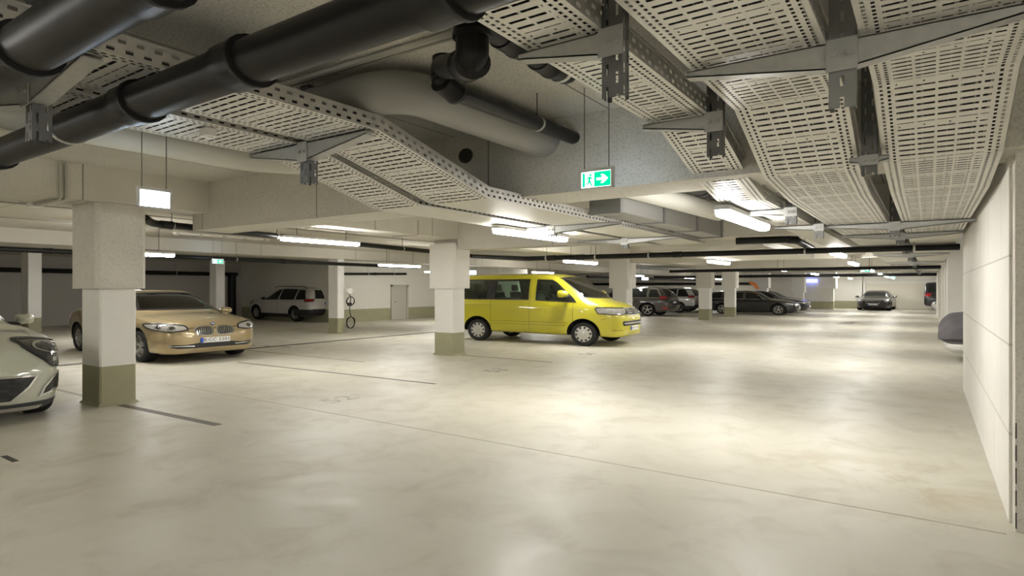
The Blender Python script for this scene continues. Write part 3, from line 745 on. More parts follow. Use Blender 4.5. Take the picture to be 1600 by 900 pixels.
# ---------------------------------------------------------------- emergency exit signs
SIGNW = emit('sign_white', (0.66, 0.82, 1.0), 13.0)
SIGNF = emit('sign_face', (0.9, 1.0, 0.97), 1.5)
SIGNG = emit('sign_green', (0.0, 0.62, 0.30), 0.95)
def exit_sign(label, x, y, zb, w, h, rz, front='picto', ztop=ZC, cable_=True):
    t = thing('emergency_exit_sign', label, 'exit sign', (x, y, zb), rz, 'emergency exit signs')
    MB().box(-w/2, w/2, -0.022, 0.022, h*0.86, h, ch=0.006).box(-w/2, -w/2+w*0.06, -0.014, 0.014, 0, h*0.88).box(w/2-w*0.06, w/2, -0.014, 0.014, 0, h*0.88).box(-w/2, w/2, -0.012, 0.012, 0, h*0.065).build('housing', HOUS, t)
    a, b, c0, d = -w/2+w*0.062, w/2-w*0.062, h*0.07, h*0.85
    MB().box(a, b, -0.006, 0.009, c0, d).build('light_panel', SIGNW if front == 'white' else SIGNF, t)
    if front == 'picto':
        MB().box(a, b, 0.0095, 0.0115, c0, d).build('back_panel', SIGNW, t)
        W, Hh = b-a, d-c0
        def T(px, pz): return (a+px*W, c0+pz*Hh)
        g = MB(); yo, yi = -0.0085, -0.0055
        g.prism([T(0.44, 0.04), T(0.98, 0.04), T(0.98, 0.96), T(0.44, 0.96)], yo, yi, 'y')
        g.prism([T(0.045, 0.03), T(0.12, 0.10), T(0.12, 0.90), T(0.045, 0.97)], yo, yi, 'y')     # open door leaf
        def limb(p, q, r0, r1):
            p, q = Vector(T(*p)), Vector(T(*q)); d_ = (q-p).normalized(); nn = Vector((-d_.y, d_.x))
            g.prism([tuple(p+nn*r0*Hh), tuple(p-nn*r0*Hh), tuple(q-nn*r1*Hh), tuple(q+nn*r1*Hh)], yo, yi, 'y')
        hc = Vector(T(0.315, 0.80)); g.prism([(hc.x+0.07*Hh*math.cos(2*PI*k/14), hc.y+0.07*Hh*math.sin(2*PI*k/14)) for k in range(14)], yo, yi, 'y')
        limb((0.295, 0.70), (0.265, 0.44), 0.062, 0.055)
        limb((0.265, 0.46), (0.315, 0.30), 0.05, 0.04); limb((0.315, 0.31), (0.355, 0.10), 0.04, 0.035)
        limb((0.265, 0.46), (0.235, 0.25), 0.05, 0.04); limb((0.235, 0.26), (0.165, 0.24), 0.035, 0.03)
        limb((0.295, 0.68), (0.35, 0.56), 0.035, 0.03); limb((0.35, 0.57), (0.385, 0.62), 0.03, 0.025)
        limb((0.285, 0.68), (0.215, 0.62), 0.035, 0.03); limb((0.215, 0.63), (0.195, 0.50), 0.03, 0.025)
        g.build('pictogram', SIGNG, t)
        ar = [T(0.52, 0.42), T(0.72, 0.42), T(0.66, 0.22), T(0.75, 0.22), T(0.91, 0.5), T(0.75, 0.78), T(0.66, 0.78), T(0.72, 0.58), T(0.52, 0.58)]
        MB().prism(ar, -0.0105, -0.0088, 'y').build('arrow', SIGNF, t)
    if cable_:
        for s in (-0.36, 0.36):
            MB().tube([(s*w, 0, h), (s*w, 0, ztop-zb)], 0.0035, 6).build('hanging_cable', RODM, t)
    return t
yE = 3.72
xE, wE = at(932.5, 280, 2.5)[0], 0
def atY(u, v, Y):
    tt = (u-800.0)/F; X = (tt*Y*CS-Y*SN)/(CS+tt*SN); d = -X*SN+Y*CS
    return X, HC-(v-450)*d/(F*KZ)
xa, z1 = atY(906, 265, yE); xb, z2 = atY(959, 261, yE); _, zl = atY(959, 292, yE)
exit_sign('green exit sign with running man and arrow, before the beam', (xa+xb)/2, yE, zl, xb-xa, (z1+z2)/2-zl, 0.0)
pa = at(215, 291, 2.42); pb = at(266, 297.5, 2.42)
exit_sign('white glaring sign above the near column', pa[0], (pa[1]+pb[1])/2, 2.42-0.16, abs(pb[1]-pa[1])*1.05, 0.16, PI/2, 'white')
exit_sign('tiny lit sign above the slim column behind the gold car', *at(340, 409, 2.36), 2.30, 0.3, 0.15, PI/2, 'picto', ZL)
exit_sign('tiny blue-white sign above the van roof, by the column', *at(738, 427, 2.3), 2.24, 0.4, 0.2, 0.1, 'white', ZL)
exit_sign('small green exit sign far down the lane', *at(1352, 424, 2.25), 2.22, 0.30, 0.17, 0.0, 'picto')
exit_sign('tiny green exit sign farthest down the lane', -1.66, 38.6, 2.26, 0.5, 0.2, 0.0, 'picto')
exit_sign('tiny blue-white sign far left beyond the van', *at(1008, 437, 2.2), 2.16, 0.4, 0.22, 0.2, 'white', ZL)
BLUE = emit('blue_light', (0.25, 0.3, 1.0), 3.0)
bx = at(1278, 440, 2.0)
tag(MB().box(-6.6, -5.9, 43.4, 43.5, 2.05, 2.3).build('blue_sign', BLUE), 'small blue lit sign beside the far pier', 'sign')
ORG = plain('orange_cloth', (0.75, 0.22, 0.05), 0.7)
oy = 33.0; ox, oz = atY(1178, 447, oy)
tag(MB().prism([(ox-0.25, oz+0.3), (ox+0.05, oz+0.2), (ox+0.25, oz-0.15), (ox+0.12, oz-0.2), (ox, oz+0.02), (ox-0.22, oz+0.12)], oy, oy+0.12, 'y').build('orange_banner', ORG), 'small orange object hanging beyond the black estate', 'banner')
# ================================================================= cars
def pchip(pts):
    xs = [p[0] for p in pts]; ys = [p[1] for p in pts]; n = len(xs)
    h = [xs[i+1]-xs[i] for i in range(n-1)]; dl = [(ys[i+1]-ys[i])/h[i] for i in range(n-1)]
    m = [0.0]*n; m[0] = dl[0]; m[-1] = dl[-1]
    for i in range(1, n-1):
        if dl[i-1]*dl[i] > 0:
            w1 = 2*h[i]+h[i-1]; w2 = h[i]+2*h[i-1]; m[i] = (w1+w2)/(w1/dl[i-1]+w2/dl[i])
    def f(x):
        if x <= xs[0]: return ys[0]
        if x >= xs[-1]: return ys[-1]
        i = max(k for k in range(n-1) if xs[k] <= x)
        t = (x-xs[i])/h[i]; t2 = t*t; t3 = t2*t
        return (2*t3-3*t2+1)*ys[i]+(t3-2*t2+t)*h[i]*m[i]+(-2*t3+3*t2)*ys[i+1]+(t3-t2)*h[i]*m[i+1]
    return f

def paint(name, col, metal=0.0, rough=0.32):
    return plain(name, col, rough, metal, 1.0, 0.02, 3.0)
TYRE = plain('tyre', (0.013, 0.013, 0.013), 0.75, var=0.2, scale=30)
WELL = plain('wheel_well', (0.008, 0.008, 0.008), 0.9)
TRIMB = plain('black_trim', (0.018, 0.018, 0.018), 0.35)
CLAD = plain('grey_cladding', (0.035, 0.035, 0.036), 0.6)
CHROME = plain('chrome', (0.75, 0.75, 0.75), 0.12, 1.0, var=0.03)
ALLOY = plain('alloy', (0.52, 0.51, 0.48), 0.28, 0.75, var=0.05)
SILV = plain('silver_cover', (0.58, 0.57, 0.53), 0.35, 0.5, var=0.05)
DGLASS = plain('dark_glass', (0.012, 0.014, 0.013), 0.05, var=0.05, spec=0.6)
TINT = glass('tinted_glass', (0.70, 0.78, 0.73), 0.55)
TINTD = glass('dark_tinted_glass', (0.32, 0.36, 0.33), 0.6)
LENS = plain('lamp_lens', (0.48, 0.47, 0.45), 0.12, 0.35, 1.0, var=0.5, scale=26)
LENSD = plain('lamp_lens_dark', (0.05, 0.05, 0.047), 0.1, 0.2, 1.0, var=0.4, scale=30)
REDL = plain('red_lens', (0.42, 0.012, 0.02), 0.15, 0.0, 1.0, var=0.4, scale=20)
PLATEW = plain('plate_white', (0.78, 0.78, 0.76), 0.45, var=0.02)
PLATEB = plain('plate_blue', (0.02, 0.08, 0.55), 0.45, var=0.02)
INT = plain('cabin_dark', (0.09, 0.09, 0.085), 0.8)
INTG = plain('cabin_grey', (0.17, 0.17, 0.16), 0.8)

class Body:
    """lofted car body; origin on the ground midway between the axles, +x forward, +y to the car's left"""
    def __init__(s, S):
        s.S = S
        for k in ('top', 'belt', 'bot', 'w', 'wt'): setattr(s, k, pchip(S[k]))
        s.x0, s.x1 = S['top'][0][0], S['top'][-1][0]
        L_ = s.x1-s.x0
        e = [0, 0.006, 0.016, 0.03, 0.05, 0.075, 0.105, 0.14, 0.18, 0.225, 0.275, 0.33]
        xs = [s.x0+a for a in e]+[s.x1-a for a in e]
        n = S.get('n', 52)
        xs += [s.x0+0.36+(L_-0.72)*k/n for k in range(n+1)]
        s.xs = sorted(xs)
        rings = [s.ring(x) for x in s.xs]
        m = len(rings[0]); v = []; fs = []
        for x, r in zip(s.xs, rings): v += [(x, y, z) for y, z in r]
        for i in range(len(rings)-1):
            for k in range(m): fs.append((i*m+k, i*m+(k+1) % m, (i+1)*m+(k+1) % m, (i+1)*m+k))
        fs += [tuple(range(m-1, -1, -1)), tuple((len(rings)-1)*m+k for k in range(m))]
        s.v, s.f = v, fs
        s.bvh = BVHTree.FromPolygons([Vector(p) for p in v], fs)
    def half(s, x, inset=0.0, zfloor=None):
        b, t, w, wt, be = s.bot(x), s.top(x), s.w(x), s.wt(x), s.belt(x)
        cr = s.S.get('crown', 0.02); ub = s.S.get('ubelt', 0.05)
        be = min(be, t-0.025); be = max(be, b+0.08)
        rd = min(s.S.get('rd', 0.09), 0.45*(t-be))
        h = be-b; ws = w-min(ub, 0.15*w); wt = min(wt, ws-0.02)
        zm = b+h*s.S.get('zm', 0.5)
        if inset:
            zf = zfloor
            lo = [(0, zf), (w-inset-0.03, zf), (w-inset-0.03, max(zf+0.02, be-0.05)), (ws-inset, max(zf+0.04, be))]
            up = [(ws-inset, max(zf+0.04, be)), ((ws+wt)/2+0.012-inset, be+(t-rd-be)*0.55), (wt-inset, t-rd-inset*0.4), (wt*0.75, t-inset*0.9), (0, t-inset*0.8)]
            return lo[:-1]+up
        k = s.S.get('sill', 0.09)
        lo = catmull([(0, b), (0.70*w, b), (0.90*w, b+0.012), (w-0.02, b+min(k, h*0.3)), (w, zm), (w-0.012, be-h*0.16), (ws, be)], 5)
        up = catmull([(ws, be), ((ws+wt)/2+s.S.get('bulge', 0.018), be+(t-rd-be)*0.52), (wt, t-rd), (wt*0.80, t-cr*0.8-rd*0.12), (wt*0.45, t-cr*0.25), (0, t)], 5)
        return lo+up[1:]
    def ring(s, x, inset=0.0, zfloor=None):
        h = s.half(x, inset, zfloor)
        return h+[(-y, z) for y, z in reversed(h[1:-1])]
    def cavity(s, xa, xb, zf, inset=0.06):
        xs = [xa+(xb-xa)*k/24 for k in range(25)]
        rings = [s.ring(x, inset, zf) for x in xs]
        m = len(rings[0]); mb = MB(); v = []; fs = []
        for x, r in zip(xs, rings): v += [(x, y, z) for y, z in r]
        for i in range(24):
            for k in range(m): fs.append((i*m+k, i*m+(k+1) % m, (i+1)*m+(k+1) % m, (i+1)*m+k))
        fs += [tuple(range(m-1, -1, -1)), tuple(24*m+k for k in range(m))]
        return mb.add(v, fs)
    def hit(s, a, z, view):
        """view: 'L','R' (a=x), 'F','B' (a=y), or ('D', deg) (a = coordinate along the horizontal axis), 'T' (a=x, z=y)"""
        if view in ('L', 'R'):
            sg = 1 if view == 'L' else -1; o, d = Vector((a, 5*sg, z)), Vector((0, -sg, 0))
        elif view in ('F', 'B'):
            sg = 1 if view == 'F' else -1; o, d = Vector((6*sg, a, z)), Vector((-sg, 0, 0))
        elif view == 'T': o, d = Vector((a, z, 5)), Vector((0, 0, -1))
        else:
            ph = math.radians(view[1]); ov = Vector((math.cos(ph), math.sin(ph), 0)); hv = Vector((-math.sin(ph), math.cos(ph), 0))
            xr_ = s.x1-0.25 if math.cos(ph) > 0 else s.x0+0.15
            ref = Vector((xr_, math.copysign(s.w(xr_), ph), 0))          # body corner: a = 0 there
            o, d = ref+ov*6+hv*a+Vector((0, 0, z)), -ov
        p, nn, _, _ = s.bvh.ray_cast(o, d)
        if p is None: return None, -d
        if nn.dot(d) > 0: nn = -nn
        return p, nn
    def patch(s, mb, poly, view, off=0.004, thick=0.012, mi=0, sub=3, curve=0):
        if curve: poly = catmull(list(poly)+[poly[0]], curve)[:-1]
        bm = bmesh.new()
        vs = [bm.verts.new((p[0], p[1], 0)) for p in poly]
        f = bm.faces.new(vs); bmesh.ops.triangulate(bm, faces=[f])
        for _ in range(sub):
            lg = [e for e in bm.edges if e.calc_length() > 0.07]
            if not lg: break
            bmesh.ops.subdivide_edges(bm, edges=lg, cuts=1)
            bmesh.ops.triangulate(bm, faces=[f for f in bm.faces if len(f.verts) > 3])
        bm.verts.index_update()
        pts = []; last = None
        for v in bm.verts:
            p, nn = s.hit(v.co.x, v.co.y, view); pts.append((p, nn))
        ok = [p is not None for p, _ in pts]
        base = len(mb.v); idx = {}
        good = [i for i, o in enumerate(ok) if o]
        for k, i in enumerate(good):
            p, nn = pts[i]; idx[i] = k; mb.v.append(tuple(p+nn*off))
        g = len(good)
        for i in good:
            p, nn = pts[i]; mb.v.append(tuple(p-nn*thick))
        for f in bm.faces:
            ii = [v.index for v in f.verts]
            if not all(ok[i] for i in ii): continue
            mb.f.append(tuple(base+idx[i] for i in ii)); mb.m.append(mi)
            mb.f.append(tuple(base+g+idx[i] for i in reversed(ii))); mb.m.append(mi)
        for e in bm.edges:
            if len(e.link_faces) == 1:
                a, b = e.verts[0].index, e.verts[1].index
                if ok[a] and ok[b]:
                    mb.f.append((base+idx[a], base+idx[b], base+g+idx[b], base+g+idx[a])); mb.m.append(mi)
        bm.free()
        return mb
    def band(s, mb, A, B, view, off=0.003, thick=0.01, mi=0, closed=True, step=0.06):
        """ring (or open ribbon) between polylines A and B of equal length"""
        n = len(A); a2 = []; b2 = []
        for i in range(n if closed else n-1):
            j = (i+1) % n; l = math.hypot(A[j][0]-A[i][0], A[j][1]-A[i][1]); k = max(1, int(l/step))
            for q in range(k):
                t = q/k
                a2.append((A[i][0]*(1-t)+A[j][0]*t, A[i][1]*(1-t)+A[j][1]*t)); b2.append((B[i][0]*(1-t)+B[j][0]*t, B[i][1]*(1-t)+B[j][1]*t))
        if not closed: a2.append(A[-1]); b2.append(B[-1])
        H = [(s.hit(p[0], p[1], view), s.hit(q[0], q[1], view)) for p, q in zip(a2, b2)]
        base = len(mb.v); m = len(H)
        for (pa, na), (pb, nb) in H:
            if pa is None: pa, na = pb, nb
            if pb is None: pb, nb = pa, na
            if pa is None: pa = pb = Vector((0, 0, 0.5))
            mb.v += [tuple(pa+na*off), tuple(pb+nb*off), tuple(pb-nb*thick), tuple(pa-na*thick)]
        for i in range(m if closed else m-1):
            j = (i+1) % m
            for q in range(4):
                mb.f.append((base+4*i+q, base+4*i+(q+1) % 4, base+4*j+(q+1) % 4, base+4*j+q)); mb.m.append(mi)
        return mb
    def line(s, mb, pts, view, w=0.007, off=0.0012, mi=0):
        """thin dark gap line"""
        A = []; B = []
        for i, p in enumerate(pts):
            q0 = pts[max(0, i-1)]; q1 = pts[min(len(pts)-1, i+1)]
            dx, dz = q1[0]-q0[0], q1[1]-q0[1]; l = math.hypot(dx, dz) or 1
            A.append((p[0]-dz/l*w/2, p[1]+dx/l*w/2)); B.append((p[0]+dz/l*w/2, p[1]-dx/l*w/2))
        return s.band(mb, A, B, view, off, 0.004, mi, False, 0.05)

def inset_poly(poly, d):
    n = len(poly); out = []
    ar = sum(poly[i][0]*poly[(i+1) % n][1]-poly[(i+1) % n][0]*poly[i][1] for i in range(n)); sg = 1 if ar > 0 else -1
    for i in range(n):
        a, b, c = poly[i-1], poly[i], poly[(i+1) % n]
        def nrm(p, q):
            dx, dy = q[0]-p[0], q[1]-p[1]; l = math.hypot(dx, dy) or 1e-9; return (-dy/l*sg, dx/l*sg)
        n1, n2 = nrm(a, b), nrm(b, c); k = 1+n1[0]*n2[0]+n1[1]*n2[1]; k = max(k, 0.35)
        out.append((b[0]+(n1[0]+n2[0])/k*d, b[1]+(n1[1]+n2[1])/k*d))
    return out

def wheel(root, x, y, R, w, side, style, label=None):
    """side +1: outer face towards +y"""
    t = MB()
    t.lathe([(R*0.66, -w/2), (R*0.9, -w/2), (R*0.975, -w*0.40), (R, -w*0.25), (R, w*0.25), (R*0.975, w*0.40), (R*0.9, w/2), (R*0.68, w/2), (R*0.66, w*0.42), (R*0.66, -w*0.4)], (x, y, R), 'y', 36, 0, side, closed=True)
    wh = t.build('wheel', TYRE, root, 40)
    yo = w*0.40; r = MB()
    ro = R*0.68
    if style == 'cover':
        r.lathe([(ro, yo-0.01), (ro*0.97, yo+0.012), (ro*0.72, yo+0.018), (ro*0.45, yo+0.03), (ro*0.3, yo+0.03), (ro*0.24, yo+0.045), (0, yo+0.05)], (x, y, R), 'y', 36, 0, side)
        r.lathe([(ro*1.0, -w*0.3), (ro*1.0, yo-0.01)], (x, y, R), 'y', 36, 0, side)
        for k in range(10):
            a = 2*PI*k/10+0.1; cx, cz = x+ro*0.8*math.cos(a), R+ro*0.8*math.sin(a)
            hh = [(ro*0.115*math.cos(q*PI/4), ro*0.15*math.sin(q*PI/4)) for q in range(8)]
            pl = [(cx+h[1]*math.cos(a)-h[0]*math.sin(a), cz+h[1]*math.sin(a)+h[0]*math.cos(a)) for h in hh]
            r.prism(pl, y+side*(yo-0.01), y+side*(yo+0.0215), 'y', 1)
    else:
        r.lathe([(ro*0.96, -w*0.3), (ro, yo-0.015), (ro*0.985, yo+0.006), (ro*0.90, yo+0.004), (ro*0.86, yo-0.03), (ro*0.84, -w*0.3)], (x, y, R), 'y', 36, 0, side, closed=True)
        r.lathe([(ro*0.95, -w*0.15), (0, -w*0.15)], (x, y, R), 'y', 24, 1, side)
        n, dbl = style
        def spoke(a, wi, wo):
            ca, sa = math.cos(a), math.sin(a)
            v = []
            for rad, hw, o0, o1 in ((ro*0.14, wi, yo-0.035, yo-0.004), (ro*0.93, wo, yo-0.04, yo-0.002)):
                for s_, o_ in ((-1, o0), (1, o0), (0.75, o1), (-0.75, o1)):
                    v.append((x+rad*ca-s_*hw*sa, y+side*o_, R+rad*sa+s_*hw*ca))
            r.add(v, [(0, 1, 2, 3), (4, 7, 6, 5), (0, 4, 5, 1), (1, 5, 6, 2), (2, 6, 7, 3), (3, 7, 4, 0)])
        for k in range(n):
            a = 2*PI*k/n+0.3
            if dbl: spoke(a-0.16*5/n, ro*0.07, ro*0.075); spoke(a+0.16*5/n, ro*0.07, ro*0.075)
            else: spoke(a, ro*0.10, ro*0.15)
        r.lathe([(ro*0.26, yo-0.04), (ro*0.24, yo-0.004), (ro*0.12, yo+0.004), (0, yo+0.004)], (x, y, R), 'y', 20, 0, side)
    r.build('rim', [SILV if style == 'cover' else ALLOY, TRIMB], wh, 35)
    return wh

def mirror_shape(root, x, y, z, side, m, s=1.0, deep=0.12):
    """door mirror: rounded shell, glass on the back, foot"""
    pts = []; v = []; fs = []
    secs = [(-0.085, 0.92), (-0.07, 1.0), (-0.02, 0.97), (0.03, 0.80), (0.062, 0.48), (0.075, 0.16)]
    n = 14
    for ox, k in secs:
        for q in range(n):
            a = 2*PI*q/n; cy = 0.115*k*s*math.copysign(abs(math.cos(a))**0.7, math.cos(a)); cz = 0.08*k*s*math.copysign(abs(math.sin(a))**0.7, math.sin(a))
            v.append((x+ox*s, y+side*0.13*s+cy, z+cz))
    for i in range(len(secs)-1):
        for q in range(n): fs.append((i*n+q, i*n+(q+1) % n, (i+1)*n+(q+1) % n, (i+1)*n+q))
    fs += [tuple(range(n)), tuple((len(secs)-1)*n+q for q in range(n))]
    mm = MB().add(v, fs).build('mirror', m, root, 45)
    MB().tube([(x+0.01, y-side*0.06, z-0.05*s), (x, y+side*0.08*s, z-0.075*s)], [0.03*s, 0.022*s], 8).build('mirror_foot', TRIMB, mm, 40)
    MB().prism([(y+side*0.13*s+0.10*s*math.cos(2*PI*q/12), z+0.068*s*math.sin(2*PI*q/12)) for q in range(12)], x-0.0875*s, x-0.084*s, 'x').build('mirror_glass', DGLASS, mm)
    return mm

def plate(root, B, view, yc, zc, txt, tilt=0.0):
    """number plate: white board, blue end strip, dark characters; view 'F' or 'B'"""
    p, nn = B.hit(yc, zc, view); sg = 1 if view == 'F' else -1
    x = p.x+sg*0.016; W, H_ = 0.52, 0.11
    pl = MB().box(x-0.006, x+0.006, yc-W/2, yc+W/2, zc-H_/2, zc+H_/2)
    o = pl.build('number_plate', PLATEW, root)
    # reading direction: seen from outside, left end of the plate is at yc - sg*W/2 ... (front: car's right side)
    le = yc-sg*W/2
    MB().box(x-0.006, x+0.0075 if sg > 0 else x+0.006, min(le, le+sg*0.045), max(le, le+sg*0.045), zc-H_/2+0.003, zc+H_/2-0.003).build('country_strip', PLATEB, o) if sg > 0 else MB().box(x-0.0075, x+0.006, min(le, le+sg*0.045), max(le, le+sg*0.045), zc-H_/2+0.003, zc+H_/2-0.003).build('country_strip', PLATEB, o)
    if txt:
        v, f = text_mb(txt, 0.098, 0.001, 1.05)
        sx = (W-0.075)/max(0.01, max(a[0] for a in v)-min(a[0] for a in v)); sx = min(sx, 1.15)
        MB().add([(x+sg*(0.007+a[2]), yc+sg*(a[0]*sx+0.022), zc+a[1]) for a in v], f).build('plate_lettering', TRIMB, o)
    return o

def seat_row(mb, xs, ys, z0, hr=True):
    for x in xs:
        for y in ys:
            mb.box(x-0.22, x+0.26, y-0.22, y+0.22, z0, z0+0.16, ch=0.04)
            mb.prism([(x-0.30, z0+0.12), (x-0.16, z0+0.12), (x-0.27, z0+0.72), (x-0.36, z0+0.72)], y-0.21, y+0.21, 'y')
            if hr: mb.prism([(x-0.36, z0+0.76), (x-0.28, z0+0.75), (x-0.31, z0+0.95), (x-0.37, z0+0.95)], y-0.12, y+0.12, 'y')

def make_car(name, label, loc, rz, S, group=None):
    """S: body curves plus description of windows, lamps, wheels ..."""
    B = Body(S); P = S['paint']; cat = S.get('cat', 'car')
    t = thing(name, label, cat, (loc[0], loc[1], 0), rz, group)
    body = MB().add(B.v, B.f)
    ax, R, tw = S['axles'], S['R'], S.get('tw', 0.22)
    o = body.build('body', [P, WELL, INT])
    cut = []
    for x in ax:
        for sd in (-1, 1):
            w = B.w(x); RR = R+S.get('gap', 0.05)
            c = MB().lathe([(RR, w-0.33), (RR, w+0.3)], (x, 0, R+0.01), 'y', 40, 0, sd).build('cut', WELL); cut.append(c)
    if S.get('hollow'):
        xa, xb, zf = S['hollow']
        cut.append(B.cavity(xa, xb, zf).build('cut', INT))
        for poly in S['side_win']:
            if not S.get('open_side', True): break
            q = inset_poly(poly, 0.012)
            cut.append(MB().prism(q, -2, 2, 'y').build('cut', INT))
        q = inset_poly(S['windscreen'], 0.015); xm = S.get('ws_cut', (0.2, 4))
        cut.append(MB().prism(q, xm[0], xm[1], 'x').build('cut', INT))
        if S.get('rear_win') and S.get('open_rear'):
            q = inset_poly(S['rear_win'], 0.015); cut.append(MB().prism(q, -4, S['open_rear'], 'x').build('cut', INT))
    for c in cut: boolean(o, [c])
    o.parent = t
    for p in o.data.polygons: p.use_smooth = True
    o.data.set_sharp_from_angle(angle=math.radians(S.get('sharp', 28)))
    G = S.get('glass', DGLASS)
    # seams: thin dark gaps, kept inside one mesh of the body's joints
    g = MB()
    for pts in S.get('seams', ()):
        for vw in ('L', 'R'): B.line(g, pts, vw)
    for pts in S.get('front_seams', ()): B.line(g, pts, 'F')
    for pts in S.get('rear_seams', ()): B.line(g, pts, 'B')
    for pts in S.get('top_seams', ()): B.line(g, pts, 'T')
    if g.v: g.build('panel_gaps', TRIMB, t)
    # windows
    for vw in ('R', 'L'):
        for poly in S['side_win']:
            w_ = B.patch(MB(), poly, vw, 0.002, 0.006, sub=4).build('side_window', S.get('side_glass', G), t, 40)
            if S.get('win_trim'):
                B.band(MB(), inset_poly(poly, -0.018), inset_poly(poly, 0.014), vw, 0.005, 0.006).build('window_trim', S['win_trim'], w_)
        for poly, m in S.get('side_panels', ()):
            B.patch(MB(), poly, vw, 0.003, 0.008, sub=4).build('pillar_trim', m, t, 40)
    w_ = B.patch(MB(), S['windscreen'], 'F', 0.002, 0.006, sub=5).build('windscreen', S.get('ws_glass', G), t, 40)
    B.band(MB(), inset_poly(S['windscreen'], -0.012), inset_poly(S['windscreen'], 0.02), 'F', 0.004, 0.006).build('screen_seal', TRIMB, w_)
    if S.get('rear_win'): B.patch(MB(), S['rear_win'], 'B', 0.003, 0.006, sub=4).build('rear_window', DGLASS, t, 40)
    # lamps and trims, each a projected piece: (name, view, poly, material, offset, curve, frame material)
    for it in S.get('pieces', ()):
        nm, views, poly, m = it[:4]; off = it[4] if len(it) > 4 else 0.006; cv = it[5] if len(it) > 5 else 0; fr = it[6] if len(it) > 6 else None
        for vw in views:
            pl = poly
            if isinstance(vw, tuple) and vw[1] < 0: pl = [(-a, b) for a, b in poly]
            if vw in ('F-', 'B-', 'F0-'): pl = [(-a, b) for a, b in poly]; vw = vw[0]
            q = B.patch(MB(), pl, vw, off, 0.012, 0, 4, cv).build(nm, m, t, 40)
            if fr:
                pc = catmull(list(pl)+[pl[0]], cv)[:-1] if cv else pl
                B.band(MB(), inset_poly(pc, -0.006), inset_poly(pc, 0.014), vw, off+0.006, 0.01).build(nm+'_frame', fr, q)
            if len(it) > 7 and it[7]:
                it[7](B, q, pl, vw)
    for x, z, l in S.get('handles', ()):
        for vw in ('L', 'R'):
            p, nn = B.hit(x, z, vw); sg = 1 if vw == 'L' else -1
            MB().tube([(x-l/2, p.y-sg*0.004, z), (x-l/2+0.02, p.y+sg*0.028, z), (x+l/2-0.02, p.y+sg*0.028, z), (x+l/2, p.y-sg*0.004, z)], 0.012, 8).build('door_handle', S.get('handle_m', P), t, 40)
    for sd in (-1, 1):
        if S.get('mirror'):
            mx, my, mz, ms = S['mirror']; mirror_shape(t, mx, sd*my, mz, sd, S.get('mirror_m', P), ms)
        for x in ax:
            wheel(t, x, sd*(B.w(x)-tw/2-0.025), R, tw, sd, S.get('rim', (5, True)))
    for vw, yc, zc, txt in S.get('plates', ()): plate(t, B, vw, yc, zc, txt)
    if S.get('seats'):
        mb = MB(); seat_row(mb, *S['seats']); mb.build('seats', S.get('seat_m', INTG), t, 30)
        sx, sy, sz = S['steer']
        st = MB(); ring = [(sx-0.10*math.cos(2*PI*k/20)*0.35, sy+0.18*math.cos(2*PI*k/20), sz+0.18*math.sin(2*PI*k/20)) for k in range(21)]
        st.tube(ring, 0.014, 8, False).tube([(sx, sy, sz), (sx+0.25, sy, sz-0.08)], 0.03, 8).build('steering_wheel', INT, t, 40)
        if S.get('dash'):
            x0, x1, y_, z0, z1 = S['dash']; MB().prism([(x0, z0), (x1, z0), (x1, z1-0.03), (x0+0.12, z1), (x0, z1-0.06)], -y_, y_, 'y').build('dashboard', INT, t)
    for pa in S.get('rails', ()):
        for sd in (-1, 1): MB().tube([(a, sd*b, c) for a, b, c in pa], 0.016, 8).build('roof_rail', S.get('rail_m', TRIMB), t, 40)
    return t, B

def smooth_scale(pts, sx=1.0, sz=1.0): return [(a*sx, b*sz) for a, b in pts]

# ----------------------------------------------------------------- gold fastback
GOLD = paint('gold_paint', (0.40, 0.315, 0.175), 0.45, 0.3)
def kidney(B, q, pl, vw):
    ys = [p[0] for p in pl]; zs = [p[1] for p in pl]; y0, y1, z0, z1 = min(ys), max(ys), min(zs), max(zs)
    n = 9; m = MB()
    for k in range(1, n):
        y = y0+(y1-y0)*k/n
        for zz in (0,):
            B.band(m, [(y-0.006, z0+0.025), (y-0.006, z1-0.02)], [(y+0.006, z0+0.025), (y+0.006, z1-0.02)], vw, 0.018, 0.004, 0, False)
    m.build('grille_bars', CHROME, q)
def lamp_rings(r, cs):
    def f(B, q, pl, vw):
        for cy, cz in cs:
            if pl[0][0]*cs[0][0] < 0: cy = -cy
            p, nn = B.hit(cy, cz, vw)
            if p is None: continue
            m = MB(); m.lathe([(r, -0.02), (r, 0.014), (r*0.8, 0.016), (r*0.78, 0.004)], (0, 0, 0), 'x', 18)
            rot = nn.to_track_quat('X', 'Z').to_matrix()
            m.v = [tuple(p+rot@Vector(v)) for v in m.v]; m.build('lamp_ring', CHROME, q, 40)
            m = MB(); m.lathe([(r*0.78, 0.006), (0, 0.012)], (0, 0, 0), 'x', 18)
            m.v = [tuple(p+rot@Vector(v)) for v in m.v]; m.build('lamp_bulb', LENSD, q, 40)
    return f
g_head = [(0.44, 0.715), (0.52, 0.785), (0.70, 0.825), (0.86, 0.845), (0.90, 0.80), (0.84, 0.725), (0.64, 0.675), (0.50, 0.675)]
